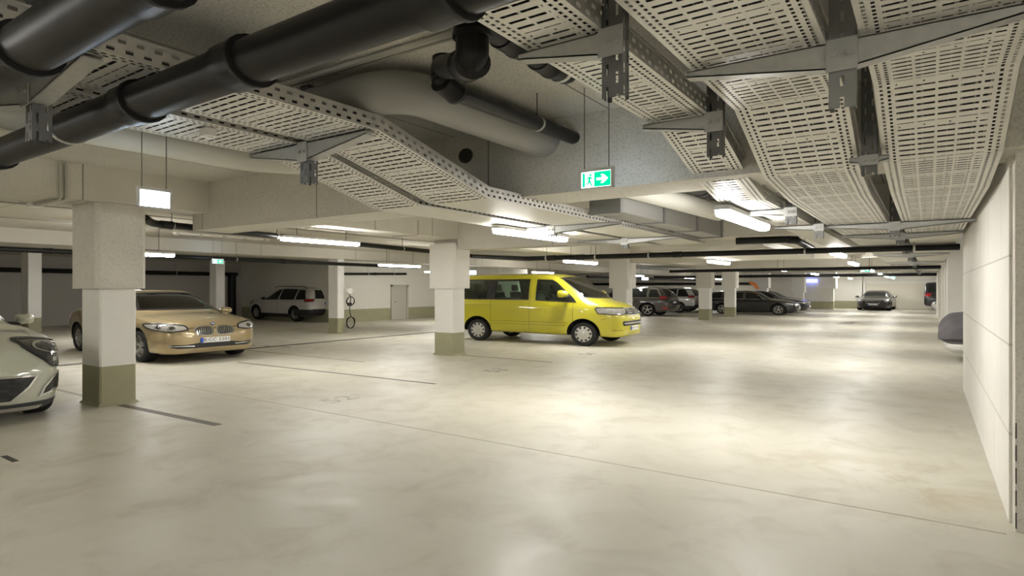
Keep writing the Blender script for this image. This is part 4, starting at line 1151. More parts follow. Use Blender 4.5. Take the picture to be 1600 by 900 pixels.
S_gold = dict(paint=GOLD, axles=(-1.535, 1.535), R=0.345, tw=0.245, rim=(5, True),
    top=[(-2.585, .93), (-2.50, 1.05), (-2.3, 1.16), (-1.9, 1.31), (-1.2, 1.495), (-.5, 1.562), (.05, 1.548), (.42, 1.46), (.75, 1.31), (1.02, 1.16), (1.2, 1.075), (1.32, 1.04), (1.7, 1.0), (2.05, .935), (2.25, .865), (2.36, .78), (2.42, .66)],
    belt=[(-2.585, .85), (-2.2, .95), (-1.2, 1.0), (0, .985), (1.0, .965), (1.3, .945), (1.8, .885), (2.2, .79), (2.42, .6)],
    bot=[(-2.585, .45), (-2.5, .33), (-2.2, .24), (0, .2), (2.0, .2), (2.25, .19), (2.38, .21), (2.42, .30)],
    w=[(-2.585, .60), (-2.5, .76), (-2.3, .86), (-1.6, .945), (0, .93), (1.5, .945), (1.9, .925), (2.15, .86), (2.3, .74), (2.38, .58), (2.42, .40)],
    wt=[(-2.585, .5), (-2, .56), (-1, .6), (0, .62), (.5, .62), (1.0, .665), (1.25, .70), (1.7, .69), (2.1, .63), (2.3, .52), (2.42, .3)],
    hollow=(-1.6, 0.98, 0.62), ws_cut=(0.15, 4), open_rear=-1.4, side_glass=TINTD, ws_glass=TINTD, win_trim=CHROME,
    side_win=[[(-1.55, 1.04), (-0.42, 1.03), (-0.42, 1.40), (-0.85, 1.395), (-1.25, 1.31)], [(-0.34, 1.03), (0.88, 1.01), (0.80, 1.06), (0.30, 1.375), (-0.34, 1.41)]],
    windscreen=[(-.70, 1.10), (.70, 1.10), (.64, 1.24), (.555, 1.455), (.3, 1.475), (-.3, 1.475), (-.555, 1.455), (-.64, 1.24)],
    rear_win=[(-.6, 1.15), (.6, 1.15), (.5, 1.40), (-.5, 1.40)],
    seams=[[(0.98, 0.32), (1.0, 0.95)], [(-0.38, 0.3), (-0.38, 1.0)], [(-1.1, 0.5), (-1.35, 0.8), (-1.5, 1.0)], [(1.0, 0.3), (-1.05, 0.3)]],
    top_seams=[[(2.30, -0.55), (1.8, -0.68), (1.3, -0.735)], [(2.30, 0.55), (1.8, 0.68), (1.3, 0.735)], [(2.34, -.5), (2.385, -.25), (2.39, 0), (2.385, .25), (2.34, .5)]],
    handles=[(-0.2, 0.90, 0.2), (-1.2, 0.92, 0.2)], mirror=(0.72, 0.94, 1.03, 1.0), steer=(0.42, 0.36, 0.98),
    seats=((-0.05, -0.95), (-0.38, 0.38), 0.45), dash=(0.55, 1.0, 0.78, 0.7, 0.99), seat_m=INTG,
    pieces=[('headlight', [('D', 32), ('D', -32)], [(-.45, .70), (-.40, .785), (-.2, .825), (.12, .845), (.28, .825), (.22, .76), (.0, .695), (-.25, .665)], LENS, 0.008, 3, TRIMB, None),
        ('radiator_grille', ['F', 'F-'], [(0.035, 0.60), (0.03, 0.71), (0.07, 0.765), (0.24, 0.77), (0.33, 0.735), (0.345, 0.66), (0.30, 0.595), (0.10, 0.575)], TRIMB, 0.006, 3, CHROME, kidney),
        ('bumper_intake', ['F'], [(-0.72, 0.345), (-0.60, 0.315), (0.60, 0.315), (0.72, 0.345), (0.74, 0.405), (0.5, 0.39), (0.28, 0.425), (-0.28, 0.425), (-0.5, 0.39), (-0.74, 0.405)], TRIMB, 0.005, 0),
        ('chrome_strip', ['F', 'F-'], [(0.36, 0.352), (0.66, 0.362), (0.69, 0.378), (0.36, 0.374)], CHROME, 0.014, 0),
        ('fog_light', ['F', 'F-'], [(0.68, 0.355), (0.74, 0.365), (0.75, 0.395), (0.70, 0.395)], LENS, 0.012, 0),
        ('taillight', [('D', 150), ('D', -150)], [(-0.35, 0.82), (0.1, 0.80), (0.12, 0.92), (-0.3, 0.95)], REDL, 0.006, 0)],
    plates=[('F', 0.0, 0.475, 'B\u00b7CC 2201')])
gx = atZ0 = at(218, 566)
rzg = math.radians(-3.5)
def place(fr, lx, ly, rz):                   # car origin so that its local ground point (lx, ly) lies at fr
    return (fr[0]-(lx*math.cos(rz)-ly*math.sin(rz)), fr[1]-(lx*math.sin(rz)+ly*math.cos(rz)))
tg, Bg = make_car('fastback_car', 'gold metallic fastback car parked nose out behind the near column', place(gx, 1.535*1.05, -0.90*1.05, rzg), rzg, S_gold)
tg.scale = (1.05, 1.05, 1.02)
def roundel(t, B, y, z, view, r, ms, label):
    p, nn = B.hit(y, z, view)
    rot = nn.to_track_quat('X', 'Z').to_matrix()
    m = MB(); m.lathe([(r, -0.004), (r, 0.006), (r*0.72, 0.008), (r*0.70, 0.004)], (0, 0, 0), 'x', 24)
    for q in range(4):
        pl = [(0, 0)]+[(r*0.71*math.cos(PI/2*q+PI/2*k/6), r*0.71*math.sin(PI/2*q+PI/2*k/6)) for k in range(7)]
        m.prism(pl, 0.002, 0.006, 'x', 1+q % 2)
    m.v = [tuple(p+rot@Vector(v)) for v in m.v]
    o = m.build('emblem', ms, t); o['label'] = label
roundel(tg, Bg, 0, 0.815, 'F', 0.042, [TRIMB, PLATEB, PLATEW], 'round emblem with blue and white quarters')
for sd in (-1, 1):                            # lamp rings inside the headlights
    for a_, z_ in ((-0.20, 0.745), (0.0, 0.765)):
        p, nn = Bg.hit(a_*sd, z_, ('D', 32*sd))
        rot = nn.to_track_quat('X', 'Z').to_matrix(); m = MB()
        m.lathe([(0.058, -0.01), (0.058, 0.012), (0.045, 0.014), (0.043, 0.006)], (0, 0, 0), 'x', 20).lathe([(0.04, 0.008), (0.02, 0.016), (0, 0.018)], (0, 0, 0), 'x', 20, 1)
        m.v = [tuple(p+rot@Vector(v)) for v in m.v]
        hl = [c for c in tg.children if c.name.startswith('headlight')][0 if sd > 0 else 1]
        m.build('lamp_ring', [CHROME, LENSD], hl, 40)

# ----------------------------------------------------------------- yellow van
YEL = paint('yellow_paint', (0.52, 0.475, 0.02), 0.0, 0.35)
def vgrille(B, q, pl, vw):
    m = MB()
    for z in (0.905, 0.955, 1.005):
        for sg in (-1, 1):
            B.band(m, [(sg*0.10, z), (sg*0.34, z+0.01)], [(sg*0.10, z+0.022), (sg*0.35, z+0.034)], vw, 0.02, 0.004, 0, False)
    m.build('grille_bars', SILV, q)
S_van = dict(paint=YEL, cat='van', axles=(-1.5, 1.5), R=0.335, tw=0.225, rim='cover', gap=0.09, sharp=30, crown=0.03, rd=0.10, ubelt=0.04, zm=0.42, bulge=0.03,
    top=[(-2.47, 1.35), (-2.45, 1.70), (-2.40, 1.96), (-2.28, 2.04), (-1.5, 2.07), (0, 2.07), (.45, 2.055), (.74, 1.98), (1.02, 1.81), (1.37, 1.55), (1.62, 1.345), (1.72, 1.295), (1.95, 1.225), (2.15, 1.145), (2.29, 1.06), (2.37, .94), (2.41, .78), (2.42, .62)],
    belt=[(-2.47, 1.2), (0, 1.21), (1.0, 1.20), (1.5, 1.17), (1.72, 1.12), (2.0, 1.04), (2.25, .93), (2.37, .82), (2.42, .55)],
    bot=[(-2.47, .45), (-2.40, .36), (-2.0, .31), (0, .29), (1.9, .27), (2.2, .26), (2.36, .28), (2.42, .38)],
    w=[(-2.47, .80), (-2.42, .88), (-2.3, .935), (-1.5, .955), (0, .955), (1.5, .955), (1.85, .935), (2.1, .885), (2.25, .80), (2.34, .68), (2.40, .52), (2.42, .42)],
    wt=[(-2.47, .68), (-2.2, .74), (0, .76), (.7, .745), (1.2, .76), (1.65, .79), (1.9, .78), (2.15, .70), (2.3, .56), (2.42, .36)],
    hollow=(-2.36, 1.50, 0.75), ws_cut=(0.55, 4), open_rear=-2.0, side_glass=TINT, ws_glass=TINT,
    side_win=[[(-2.30, 1.29), (-1.20, 1.29), (-1.20, 1.87), (-2.24, 1.87)], [(-1.00, 1.29), (0.0, 1.29), (0.0, 1.87), (-1.00, 1.87)], [(0.23, 1.28), (1.29, 1.23), (1.23, 1.32), (0.76, 1.76), (0.62, 1.845), (0.23, 1.865)]],
    side_panels=[([(-1.185, 1.275), (-1.015, 1.275), (-1.015, 1.885), (-1.185, 1.885)], TRIMB)],
    windscreen=[(-.80, 1.36), (-.4, 1.34), (.4, 1.34), (.80, 1.36), (.755, 1.57), (.675, 1.91), (.3, 1.945), (-.3, 1.945), (-.675, 1.91), (-.755, 1.57)],
    rear_win=[(-.68, 1.25), (.68, 1.25), (.63, 1.78), (-.63, 1.78)], win_trim=TRIMB,
    seams=[[(-1.09, 0.42), (-1.09, 1.88)], [(0.055, 0.33), (0.055, 1.9)], [(1.24, 0.42), (1.24, 1.20)], [(-2.35, 1.10), (-1.09, 1.10)], [(-2.3, 0.62), (-1.95, 0.62)], [(-1.06, 0.56), (0.04, 0.56)], [(0.07, 0.56), (1.06, 0.56)], [(-1.06, 0.64), (0.04, 0.64)], [(0.07, 0.64), (1.06, 0.64)], [(1.93, 0.74), (2.12, 0.80)]],
    top_seams=[[(1.74, -.79), (2.0, -.76), (2.24, -.60)], [(1.74, .79), (2.0, .76), (2.24, .60)]],
    handles=[(0.28, 1.03, 0.22), (-0.15, 1.1, 0.2)], mirror=(1.12, 1.0, 1.46, 1.3), steer=(0.95, 0.38, 1.28),
    seats=((0.35, -0.85, -1.75), (-0.42, 0.42), 0.78), dash=(1.0, 1.49, 0.85, 0.8, 1.27),
    pieces=[('headlight', [('D', 38), ('D', -38)], [(-0.45, 0.885), (-0.47, 1.06), (-0.10, 1.075), (0.23, 1.085), (0.28, 1.04), (0.24, 0.915), (-0.05, 0.885)], LENS, 0.008, 0, TRIMB),
        ('radiator_grille', ['F'], [(-0.40, 0.875), (-0.43, 0.95), (-0.37, 1.055), (0.37, 1.055), (0.43, 0.95), (0.40, 0.875), (0.2, 0.855), (-0.2, 0.855)], TRIMB, 0.008, 0, SILV, vgrille),
        ('bumper_intake', ['F'], [(-0.62, 0.635), (-0.58, 0.575), (0.58, 0.575), (0.62, 0.635), (0.60, 0.705), (-0.60, 0.705)], TRIMB, 0.008, 0),
        ('intake_bar', ['F'], [(-0.56, 0.625), (0.56, 0.625), (0.57, 0.655), (-0.57, 0.655)], SILV, 0.02, 0),
        ('bumper_strip', ['F'], [(-0.40, 0.80), (0.40, 0.80), (0.41, 0.835), (-0.41, 0.835)], paint('pale_yellow', (0.70, 0.65, 0.25)), 0.012, 0),
        ('fog_recess', [('D', 40), ('D', -40)], [(-0.32, 0.44), (-0.02, 0.44), (-0.02, 0.47), (-0.32, 0.47)], paint('yellow_shade', (0.30, 0.26, 0.02)), 0.002, 0),  # darker yellow strip: the shade of the recess put into its colour
        ('indicator', ['R', 'L'], [(1.40, 0.99), (1.46, 0.985), (1.43, 1.04)], LENS, 0.006, 0),
        ('taillight', [('D', 160), ('D', -160)], [(-0.10, 0.85), (0.12, 0.85), (0.12, 1.45), (-0.08, 1.45)], REDL, 0.008, 0)],
    plates=[('F', 0.0, 0.50, 'B\u00b7KV 318')])
rzv = math.radians(3.5); vf = at(911, 541)
tv, Bv = make_car('passenger_van', 'yellow passenger van parked between two white columns', place(vf, 1.5, -0.93, rzv), rzv, S_van)
p, nn = Bv.hit(0, 0.965, 'F'); m = MB(); R_ = 0.075; x = p.x+0.015
m.lathe([(R_, -0.03), (R_, 0.012), (R_*0.85, 0.014), (R_*0.83, -0.02)], (x, 0, 0.965), 'x', 28)
def stroke(a, b, w=0.008):
    a, b = Vector(a), Vector(b); d = (b-a).normalized(); nn2 = Vector((-d.y, d.x))*w
    m.prism([tuple(a+nn2), tuple(a-nn2), tuple(b-nn2), tuple(b+nn2)], x-0.01, x+0.012, 'x')
zc = 0.965
stroke((-0.030, zc+0.055), (0, zc+0.008)); stroke((0.030, zc+0.055), (0, zc+0.008))
stroke((-0.055, zc+0.028), (-0.026, zc-0.052)); stroke((-0.026, zc-0.052), (0, zc-0.004)); stroke((0, zc-0.004), (0.026, zc-0.052)); stroke((0.026, zc-0.052), (0.055, zc+0.028))
m.build('emblem', CHROME, tv)
# door mirror foot covers: black corner of the front side windows
for vw in ('L', 'R'): Bv.patch(MB(), [(1.05, 1.245), (1.29, 1.235), (1.24, 1.30), (1.02, 1.475)], vw, 0.007, 0.012).build('mirror_corner', TRIMB, tv, 40)

# ----------------------------------------------------------------- generic SUV / estate / saloon shapes
def suv(L_=4.5, W=1.84, H_=1.65, wb=2.68, hood=1.02, R=0.35, rake=0.35, paint_=None, **kw):
    fo = (L_-wb)*0.47; xf = wb/2+fo; xr = -(wb/2+(L_-wb)*0.53); w = W/2
    be = H_*0.60; ht = hood
    S = dict(paint=paint_, axles=(-wb/2, wb/2), R=R, tw=0.23, rim=(5, True), gap=0.055, zm=0.42, n=44,
        top=[(xr, be*0.93), (xr+.05, be+.12), (xr+rake, H_-.10), (xr+rake+.35, H_-.02), (xr+rake+1.1, H_), (xf-2.35, H_-.015), (xf-2.0, H_-.09), (xf-1.55, H_-.33), (xf-1.22, ht+.08), (xf-1.08, ht+.03), (xf-.7, ht-.015), (xf-.35, ht-.07), (xf-.15, ht-.16), (xf-.04, ht-.29), (xf, ht-.42)],
        belt=[(xr, be*0.8), (xr+.3, be), (-.2, be-.02), (xf-1.3, ht-.035), (xf-.8, ht-.08), (xf-.3, ht-.16), (xf, ht-.48)],
        bot=[(xr, .48), (xr+.1, .34), (xr+.4, .26), (0, .22), (xf-.5, .23), (xf-.12, .25), (xf-.02, .30), (xf, .38)],
        w=[(xr, w*.84), (xr+.05, w*.92), (xr+.2, w*.965), (-wb/2, w), (0, w*.99), (wb/2, w), (xf-.5, w*.97), (xf-.25, w*.89), (xf-.09, w*.74), (xf-.02, w*.56), (xf, w*.44)],
        wt=[(xr, w*.62), (xr+rake, w*.66), (-.3, w*.68), (xf-2.1, w*.675), (xf-1.5, w*.72), (xf-1.2, w*.76), (xf-.7, w*.75), (xf-.25, w*.62), (xf, w*.34)],
        windscreen=[(-w*.76, ht+.10), (w*.76, ht+.10), (w*.70, (ht+H_)/2), (w*.60, H_-.11), (w*.3, H_-.095), (-w*.3, H_-.095), (-w*.60, H_-.11), (-w*.70, (ht+H_)/2)],
        rear_win=[(-w*.66, be+.10), (w*.66, be+.10), (w*.56, H_-.15), (-w*.56, H_-.15)],
        side_win=[[(xr+.34, be+.06), (xr+1.0, be+.05), (xr+1.0, H_-.13), (xr+.62, H_-.15)], [(xr+1.08, be+.05), (xf-2.45, be+.04), (xf-2.45, H_-.10), (xr+1.08, H_-.11)], [(xf-2.37, be+.04), (xf-1.42, be+.02), (xf-1.5, be+.09), (xf-2.0, H_-.16), (xf-2.37, H_-.115)]],
        seams=[[(xf-2.41, .34), (xf-2.41, be+.02)], [(xf-1.30, .34), (xf-1.32, be-.02)], [(xr+1.1, .5), (xr+1.04, be)], [(xf-1.3, .33), (xr+1.2, .33)]],
        mirror=(xf-1.55, w-.01, be+.10, 0.95), handles=[(xf-2.2, be-.12, .2), (xr+1.35, be-.11, .2)],
        top_seams=[[(xf-1.1, -w*.78), (xf-.5, -w*.74), (xf-.2, -w*.58)], [(xf-1.1, w*.78), (xf-.5, w*.74), (xf-.2, w*.58)]])
    S.update(kw); S['_x'] = (xf, xr, w, be, ht, H_)
    return S
def head_piece(S, m=LENS, dz=0.0, n=1.0):
    xf, xr, w, be, ht, H_ = S['_x']
    return ('headlight', [('D', 38), ('D', -38)], [(-.30*n, ht-.26+dz), (-.33*n, ht-.17+dz), (-.05, ht-.13+dz), (.22, ht-.11+dz), (.22, ht-.17+dz), (.02, ht-.27+dz)], m, 0.008, 3, TRIMB)
def tail_piece(S, z0=None, hgt=.14, ln=.30):
    ln *= 0.6
    xf, xr, w, be, ht, H_ = S['_x']; z0 = z0 or be-.13
    return ('taillight', [('D', 145), ('D', -145)], [(-ln*.6, z0), (ln, z0+.02), (ln+.05, z0+hgt*.9), (-ln*.5, z0+hgt)], REDL, 0.010, 0, TRIMB)
def low_clad(S, m=CLAD, z1=.40):
    xf, xr, w, be, ht, H_ = S['_x']
    wb = S['axles'][1]; R = S['R']
    out = [('sill_cladding', ['L', 'R'], [(-wb+R+.06, .22), (wb-R-.06, .22), (wb-R-.06, z1-.04), (-wb+R+.06, z1-.04)], m, 0.012, 0)]
    return out

# ----------------------------------------------------------------- near white crossover
CREAM = paint('cream_white', (0.52, 0.53, 0.43), 0.0, 0.3)
Sp = suv(4.2, 1.80, 1.56, 2.59, 1.09, 0.335, 0.42, CREAM)
xf, xr, w, be, ht, H_ = Sp['_x']
Sp.update(bot=[(xr, .48), (xr+.1, .34), (0, .20), (xf-.5, .18), (xf-.12, .17), (xf-.02, .20), (xf, .28)],
    top=Sp['top'][:-5]+[(xf-.65, ht-.02), (xf-.38, ht-.075), (xf-.2, ht-.145), (xf-.07, ht-.25), (xf, ht-.42)],
    w=[(xr, w*.76), (xr+.06, w*.87), (xr+.22, w*.95), (-1.295, w), (0, w*.98), (1.25, w), (xf-.5, w*.985), (xf-.28, w*.94), (xf-.12, w*.84), (xf-.03, w*.68), (xf, w*.52)],
    plates=[('F', 0.0, 0.42, '')], rim=(5, True), mirror=(xf-2.25, w-.01, 1.15, 0.95))
def mesh_grille(B, q, pl, vw):
    m = MB()
    for i in range(9):
        for j in range(5):
            y = -0.46+i*0.115+(0.055 if j % 2 else 0); z = 0.32+j*0.052
            if abs(y)+0.05 > 0.40+(z-0.29)*0.7: continue
            B.band(m, [(y-0.035, z), (y+0.035, z)], [(y-0.035, z+0.02), (y+0.035, z+0.02)], vw, 0.016, 0.004, 0, False)
    m.build('grille_mesh', CLAD, q)
Sp['pieces'] = [
    ('headlight', [('D', 45), ('D', -45)], [(-.23, .80), (-.245, .90), (-.18, .985), (-.06, 1.0), (.09, .975), (.17, .90), (.185, .80), (.13, .71), (-.01, .655), (-.155, .68)], LENSD, 0.012, 3, TRIMB, None),
    ('radiator_grille', ['F'], [(-.40, .29), (.40, .29), (.55, .45), (.62, .575), (.3, .59), (-.3, .59), (-.62, .575), (-.55, .45)], TRIMB, 0.008, 0, CHROME, mesh_grille),
    ('fog_light', [('D', 48), ('D', -48)], [(-.29, .33), (-.03, .39), (.06, .53), (.03, .585), (-.15, .53), (-.25, .43)], TRIMB, 0.012, 0, CHROME, None),
    ('lower_bumper', ['F'], [(-.85, .17), (.85, .17), (.85, .27), (.5, .235), (.35, .265), (-.35, .265), (-.5, .235), (-.85, .27)], CLAD, 0.010, 0),
    ('lower_bumper_corner', [('D', 52), ('D', -52)], [(-.55, .17), (.30, .17), (.30, .28), (0, .255), (-.55, .25)], CLAD, 0.010, 0),
    ('skid_strip', ['F'], [(-.62, .19), (.62, .19), (.66, .222), (-.66, .222)], ALLOY, 0.02, 0)]+low_clad(Sp)
rzp = math.radians(-4)
tp, Bp = make_car('crossover_car', 'near cream-white crossover cut off by the left edge of the view', place((-7.60, 2.44), 1.86, 0.72, rzp), rzp, Sp)
for sd in (-1, 1):                            # chrome oval inside each headlight
    hl = [c for c in tp.children if c.name.startswith('headlight')][0 if sd > 0 else 1]
    ov = [((-.04+.145*math.cos(2*PI*k/24))*sd, .885+.072*math.sin(2*PI*k/24)) for k in range(24)]
    ov2 = [((-.04+.13*math.cos(2*PI*k/24))*sd, .885+.058*math.sin(2*PI*k/24)) for k in range(24)]
    Bp.band(MB(), ov, ov2, ('D', 45*sd), 0.022, 0.01).build('lamp_ring', CHROME, hl)
    Bp.patch(MB(), [(-.12*sd, .72), (.10*sd, .73), (.08*sd, .775), (-.10*sd, .765)], ('D', 45*sd), 0.018, 0.01).build('lamp_bulb', LENS, hl, 40)

# ----------------------------------------------------------------- white family car, rear view
WHITEC = paint('white_paint', (0.62, 0.61, 0.58), 0.0, 0.32)
St = suv(4.55, 1.86, 1.63, 2.70, 1.05, 0.35, 0.30, WHITEC, rails=[[(-1.7, .60, 1.56), (-1.6, .61, 1.65), (0.2, .62, 1.67), (0.4, .62, 1.60)]], rail_m=TRIMB)
St['pieces'] = [head_piece(St), tail_piece(St, 0.93, .14, .34), ('rear_bumper', ['B'], [(-.85, .34), (.85, .34), (.86, .60), (-.86, .60)], CLAD, 0.012, 0),
    ('rear_bumper_corner', [('D', 140), ('D', -140)], [(-.55, .30), (.5, .30), (.5, .58), (-.55, .58)], CLAD, 0.012, 0), ('emblem', ['B'], [(.05*math.cos(k*PI/8), 1.06+.05*math.sin(k*PI/8)) for k in range(16)], TRIMB, 0.012, 0)]+low_clad(St)
St['plates'] = [('B', 0, 0.86, 'B\u00b7TG 5210')]
rzt = math.radians(180-3)
tw_, _ = make_car('family_car', 'white family car seen from behind beside the slim column', place(at(459, 502.5), -1.35*1.08, 0.93*1.08, rzt), rzt, St)
tw_.scale = (1.08, 1.08, 1.03)
# ----------------------------------------------------------------- grey and silver tails
GREY = paint('brown_grey_paint', (0.075, 0.066, 0.055), 0.4, 0.3)
Sg = suv(4.75, 1.9, 1.70, 2.8, 1.08, 0.375, 0.55, GREY, rim=(5, False))
Sg['pieces'] = [head_piece(Sg), tail_piece(Sg, 0.98, .17, .36), ('reflector', [('D', 140), ('D', -140)], [(-.1, .42), (.2, .42), (.2, .52), (-.05, .52)], REDL, 0.008, 0)]+low_clad(Sg)
Sg['win_trim'] = CHROME; Sg['plates'] = [('B', 0, 0.80, '')]
rz = math.radians(180)
make_car('suv', 'brown-grey sport utility car, tail towards the lane, beyond the van', place(at(1011, 494), -1.4, 0.92, rz), rz, Sg)
SILVP = paint('silver_white_paint', (0.60, 0.59, 0.56), 0.15, 0.3)
Ss = suv(4.4, 1.82, 1.68, 2.66, 1.04, 0.345, 0.42, SILVP)
Ss['pieces'] = [head_piece(Ss), tail_piece(Ss, 0.98, .16, .28), ('rear_bumper', ['B'], [(-.8, .32), (.8, .32), (.8, .52), (-.8, .52)], CLAD, 0.012, 0), ('rear_bumper_corner', [('D', 140), ('D', -140)], [(-.5, .30), (.5, .30), (.5, .46), (-.5, .46)], CLAD, 0.012, 0)]+low_clad(Ss)
Ss['plates'] = [('B', 0, 0.86, '')]
make_car('family_car', 'pale silver family car, tail towards the lane, behind the brown-grey one', place(at(1060, 488.5), -1.33, 0.9, rz), rz, Ss)
BLACKC = paint('black_paint', (0.012, 0.012, 0.013), 0.2, 0.28)
DARKC = paint('dark_brown_paint', (0.03, 0.024, 0.022), 0.3, 0.3)
def saloon(L_, W, H_, wb, paint_, estate=False, **kw):
    w = W/2; xf = wb/2+.86; xr = xf-L_; be = .90; ht = .93
    rear = [(xr, .80), (xr+.05, .98), (xr+.45, H_-.12), (xr+.9, H_-.03)] if estate else [(xr, .78), (xr+.06, .98), (xr+.55, 1.07), (xr+1.2, H_-.06)]
    S = dict(paint=paint_, axles=(-wb/2, wb/2), R=.325, tw=.22, rim=(5, True), gap=.05, zm=.45, n=44,
        top=rear+[(-.2, H_), (xf-2.3, H_-.02), (xf-1.9, H_-.13), (xf-1.45, ht+.10), (xf-1.25, ht+.04), (xf-.8, ht-.02), (xf-.35, ht-.10), (xf-.14, ht-.18), (xf-.04, ht-.27), (xf, ht-.38)],
        belt=[(xr, .70), (xr+.3, be), (0, be), (xf-1.4, ht-.04), (xf-.7, ht-.10), (xf-.25, ht-.20), (xf, ht-.42)],
        bot=[(xr, .45), (xr+.1, .32), (xr+.4, .22), (0, .18), (xf-.4, .18), (xf-.08, .21), (xf, .32)],
        w=[(xr, w*.72), (xr+.06, w*.84), (xr+.25, w*.95), (-wb/2, w), (0, w*.985), (wb/2, w), (xf-.5, w*.96), (xf-.25, w*.87), (xf-.09, w*.72), (xf, w*.42)],
        wt=[(xr, w*.58), (xr+.6, w*.62), (-.2, w*.66), (xf-2.1, w*.655), (xf-1.5, w*.72), (xf-1.2, w*.76), (xf-.6, w*.72), (xf-.2, w*.58), (xf, w*.34)],
        windscreen=[(-w*.74, ht+.10), (w*.74, ht+.10), (w*.68, (ht+H_)/2), (w*.57, H_-.09), (-w*.57, H_-.09), (-w*.68, (ht+H_)/2)],
        rear_win=[(-w*.6, be+.12), (w*.6, be+.12), (w*.5, H_-.12), (-w*.5, H_-.12)],
        side_win=([[(xr+.38, be+.07), (xr+1.1, be+.05), (xr+1.1, H_-.11), (xr+.62, H_-.14)]] if estate else [])+[[(xr+1.18, be+.05), (xf-2.55, be+.045), (xf-2.55, H_-.09), (xr+1.55, H_-.11)], [(xf-2.48, be+.045), (xf-1.5, be+.03), (xf-1.58, be+.09), (xf-2.02, H_-.15), (xf-2.48, H_-.095)]],
        seams=[[(xf-2.51, .28), (xf-2.51, be+.02)], [(xf-1.36, .3), (xf-1.38, be-.02)], [(xr+1.25, .45), (xr+1.15, be)]],
        mirror=(xf-1.62, w-.01, be+.09, .9), handles=[(xf-2.3, be-.1, .2), (xr+1.5, be-.1, .2)])
    S['_x'] = (xf, xr, w, be, ht, H_); S.update(kw)
    S['pieces'] = [('headlight', [('D', 36), ('D', -36)], [(-.28, .60), (-.30, .68), (.02, .73), (.25, .75), (.24, .69), (0, .61)], LENS, .008, 0, TRIMB),
        ('taillight', [('D', 150), ('D', -150)], [(-.3, .70), (.2, .70), (.25, .86), (-.25, .88)], REDL, .008, 0),
        ('radiator_grille', ['F'], [(-.34, .52), (.34, .52), (.40, .66), (.3, .69), (-.3, .69), (-.40, .66)], TRIMB, .008, 0, CHROME),
        ('bumper_intake', ['F'], [(-.6, .27), (.6, .27), (.66, .36), (-.66, .36)], TRIMB, .006, 0)]
    return S
Sb = saloon(4.75, 1.80, 1.46, 2.75, BLACKC, True, win_trim=CHROME, plates=[('F', 0, .44, '')])
make_car('estate_car', 'black estate car parked nose out behind a white column', place(at(1216, 492.5), 1.375, -0.88, math.radians(2)), math.radians(2), Sb)
Sb2 = saloon(4.7, 1.80, 1.44, 2.75, BLACKC, False, plates=[('F', 0, .44, '')])
make_car('saloon_car', 'second black car, nose just ahead of the black estate', (-7.6, 36.6), math.radians(2), Sb2)
make_car('saloon_car', 'third dark car, only its roof and nose beyond the black pair', (-8.0, 39.9), math.radians(2), dict(Sb2, plates=()))
make_car('saloon_car', 'dark car beyond the silver tail, hidden by the shaded column', (-13.3, 36.2), math.radians(180), saloon(4.6, 1.8, 1.5, 2.7, BLACKC, True))
Sd = saloon(4.8, 1.84, 1.45, 2.8, DARKC, False, plates=[('F', 0, .44, 'B\u00b7MK 77')])
fc = at(1370, 483)
make_car('saloon_car', 'dark saloon car facing the camera at the far end', (fc[0]+0.05, 44.9), math.radians(-90-2), Sd)
# dark van beyond the right hand stub walls, standing with its tail to the lane
DV = paint('dark_van_paint', (0.018, 0.018, 0.02), 0.2, 0.3)
Sdv = dict(S_van); Sdv.update(paint=DV, hollow=None, side_glass=DGLASS, ws_glass=DGLASS, plates=[], seats=None, rim=(5, False), seams=S_van['seams'][:3], pieces=[p for p in S_van['pieces'] if p[0] in ('headlight', 'radiator_grille')]+[('taillight', [('D', 160), ('D', -160)], [(-0.06, 1.02), (0.12, 1.02), (0.12, 1.26), (-0.04, 1.26)], REDL, 0.008, 0)])
vt = at(1445, 483)
make_car('passenger_van', 'dark van at the far right end behind the stub walls', (2.28, 45.0), 0.0, Sdv)
S_s = saloon(4.5, 1.8, 1.45, 2.7, SILVP, False, plates=[('F', 0, .44, '')])
make_car('saloon_car', 'pale silver car nose showing between the right hand stub walls', (2.38, 40.6), math.radians(180), S_s)
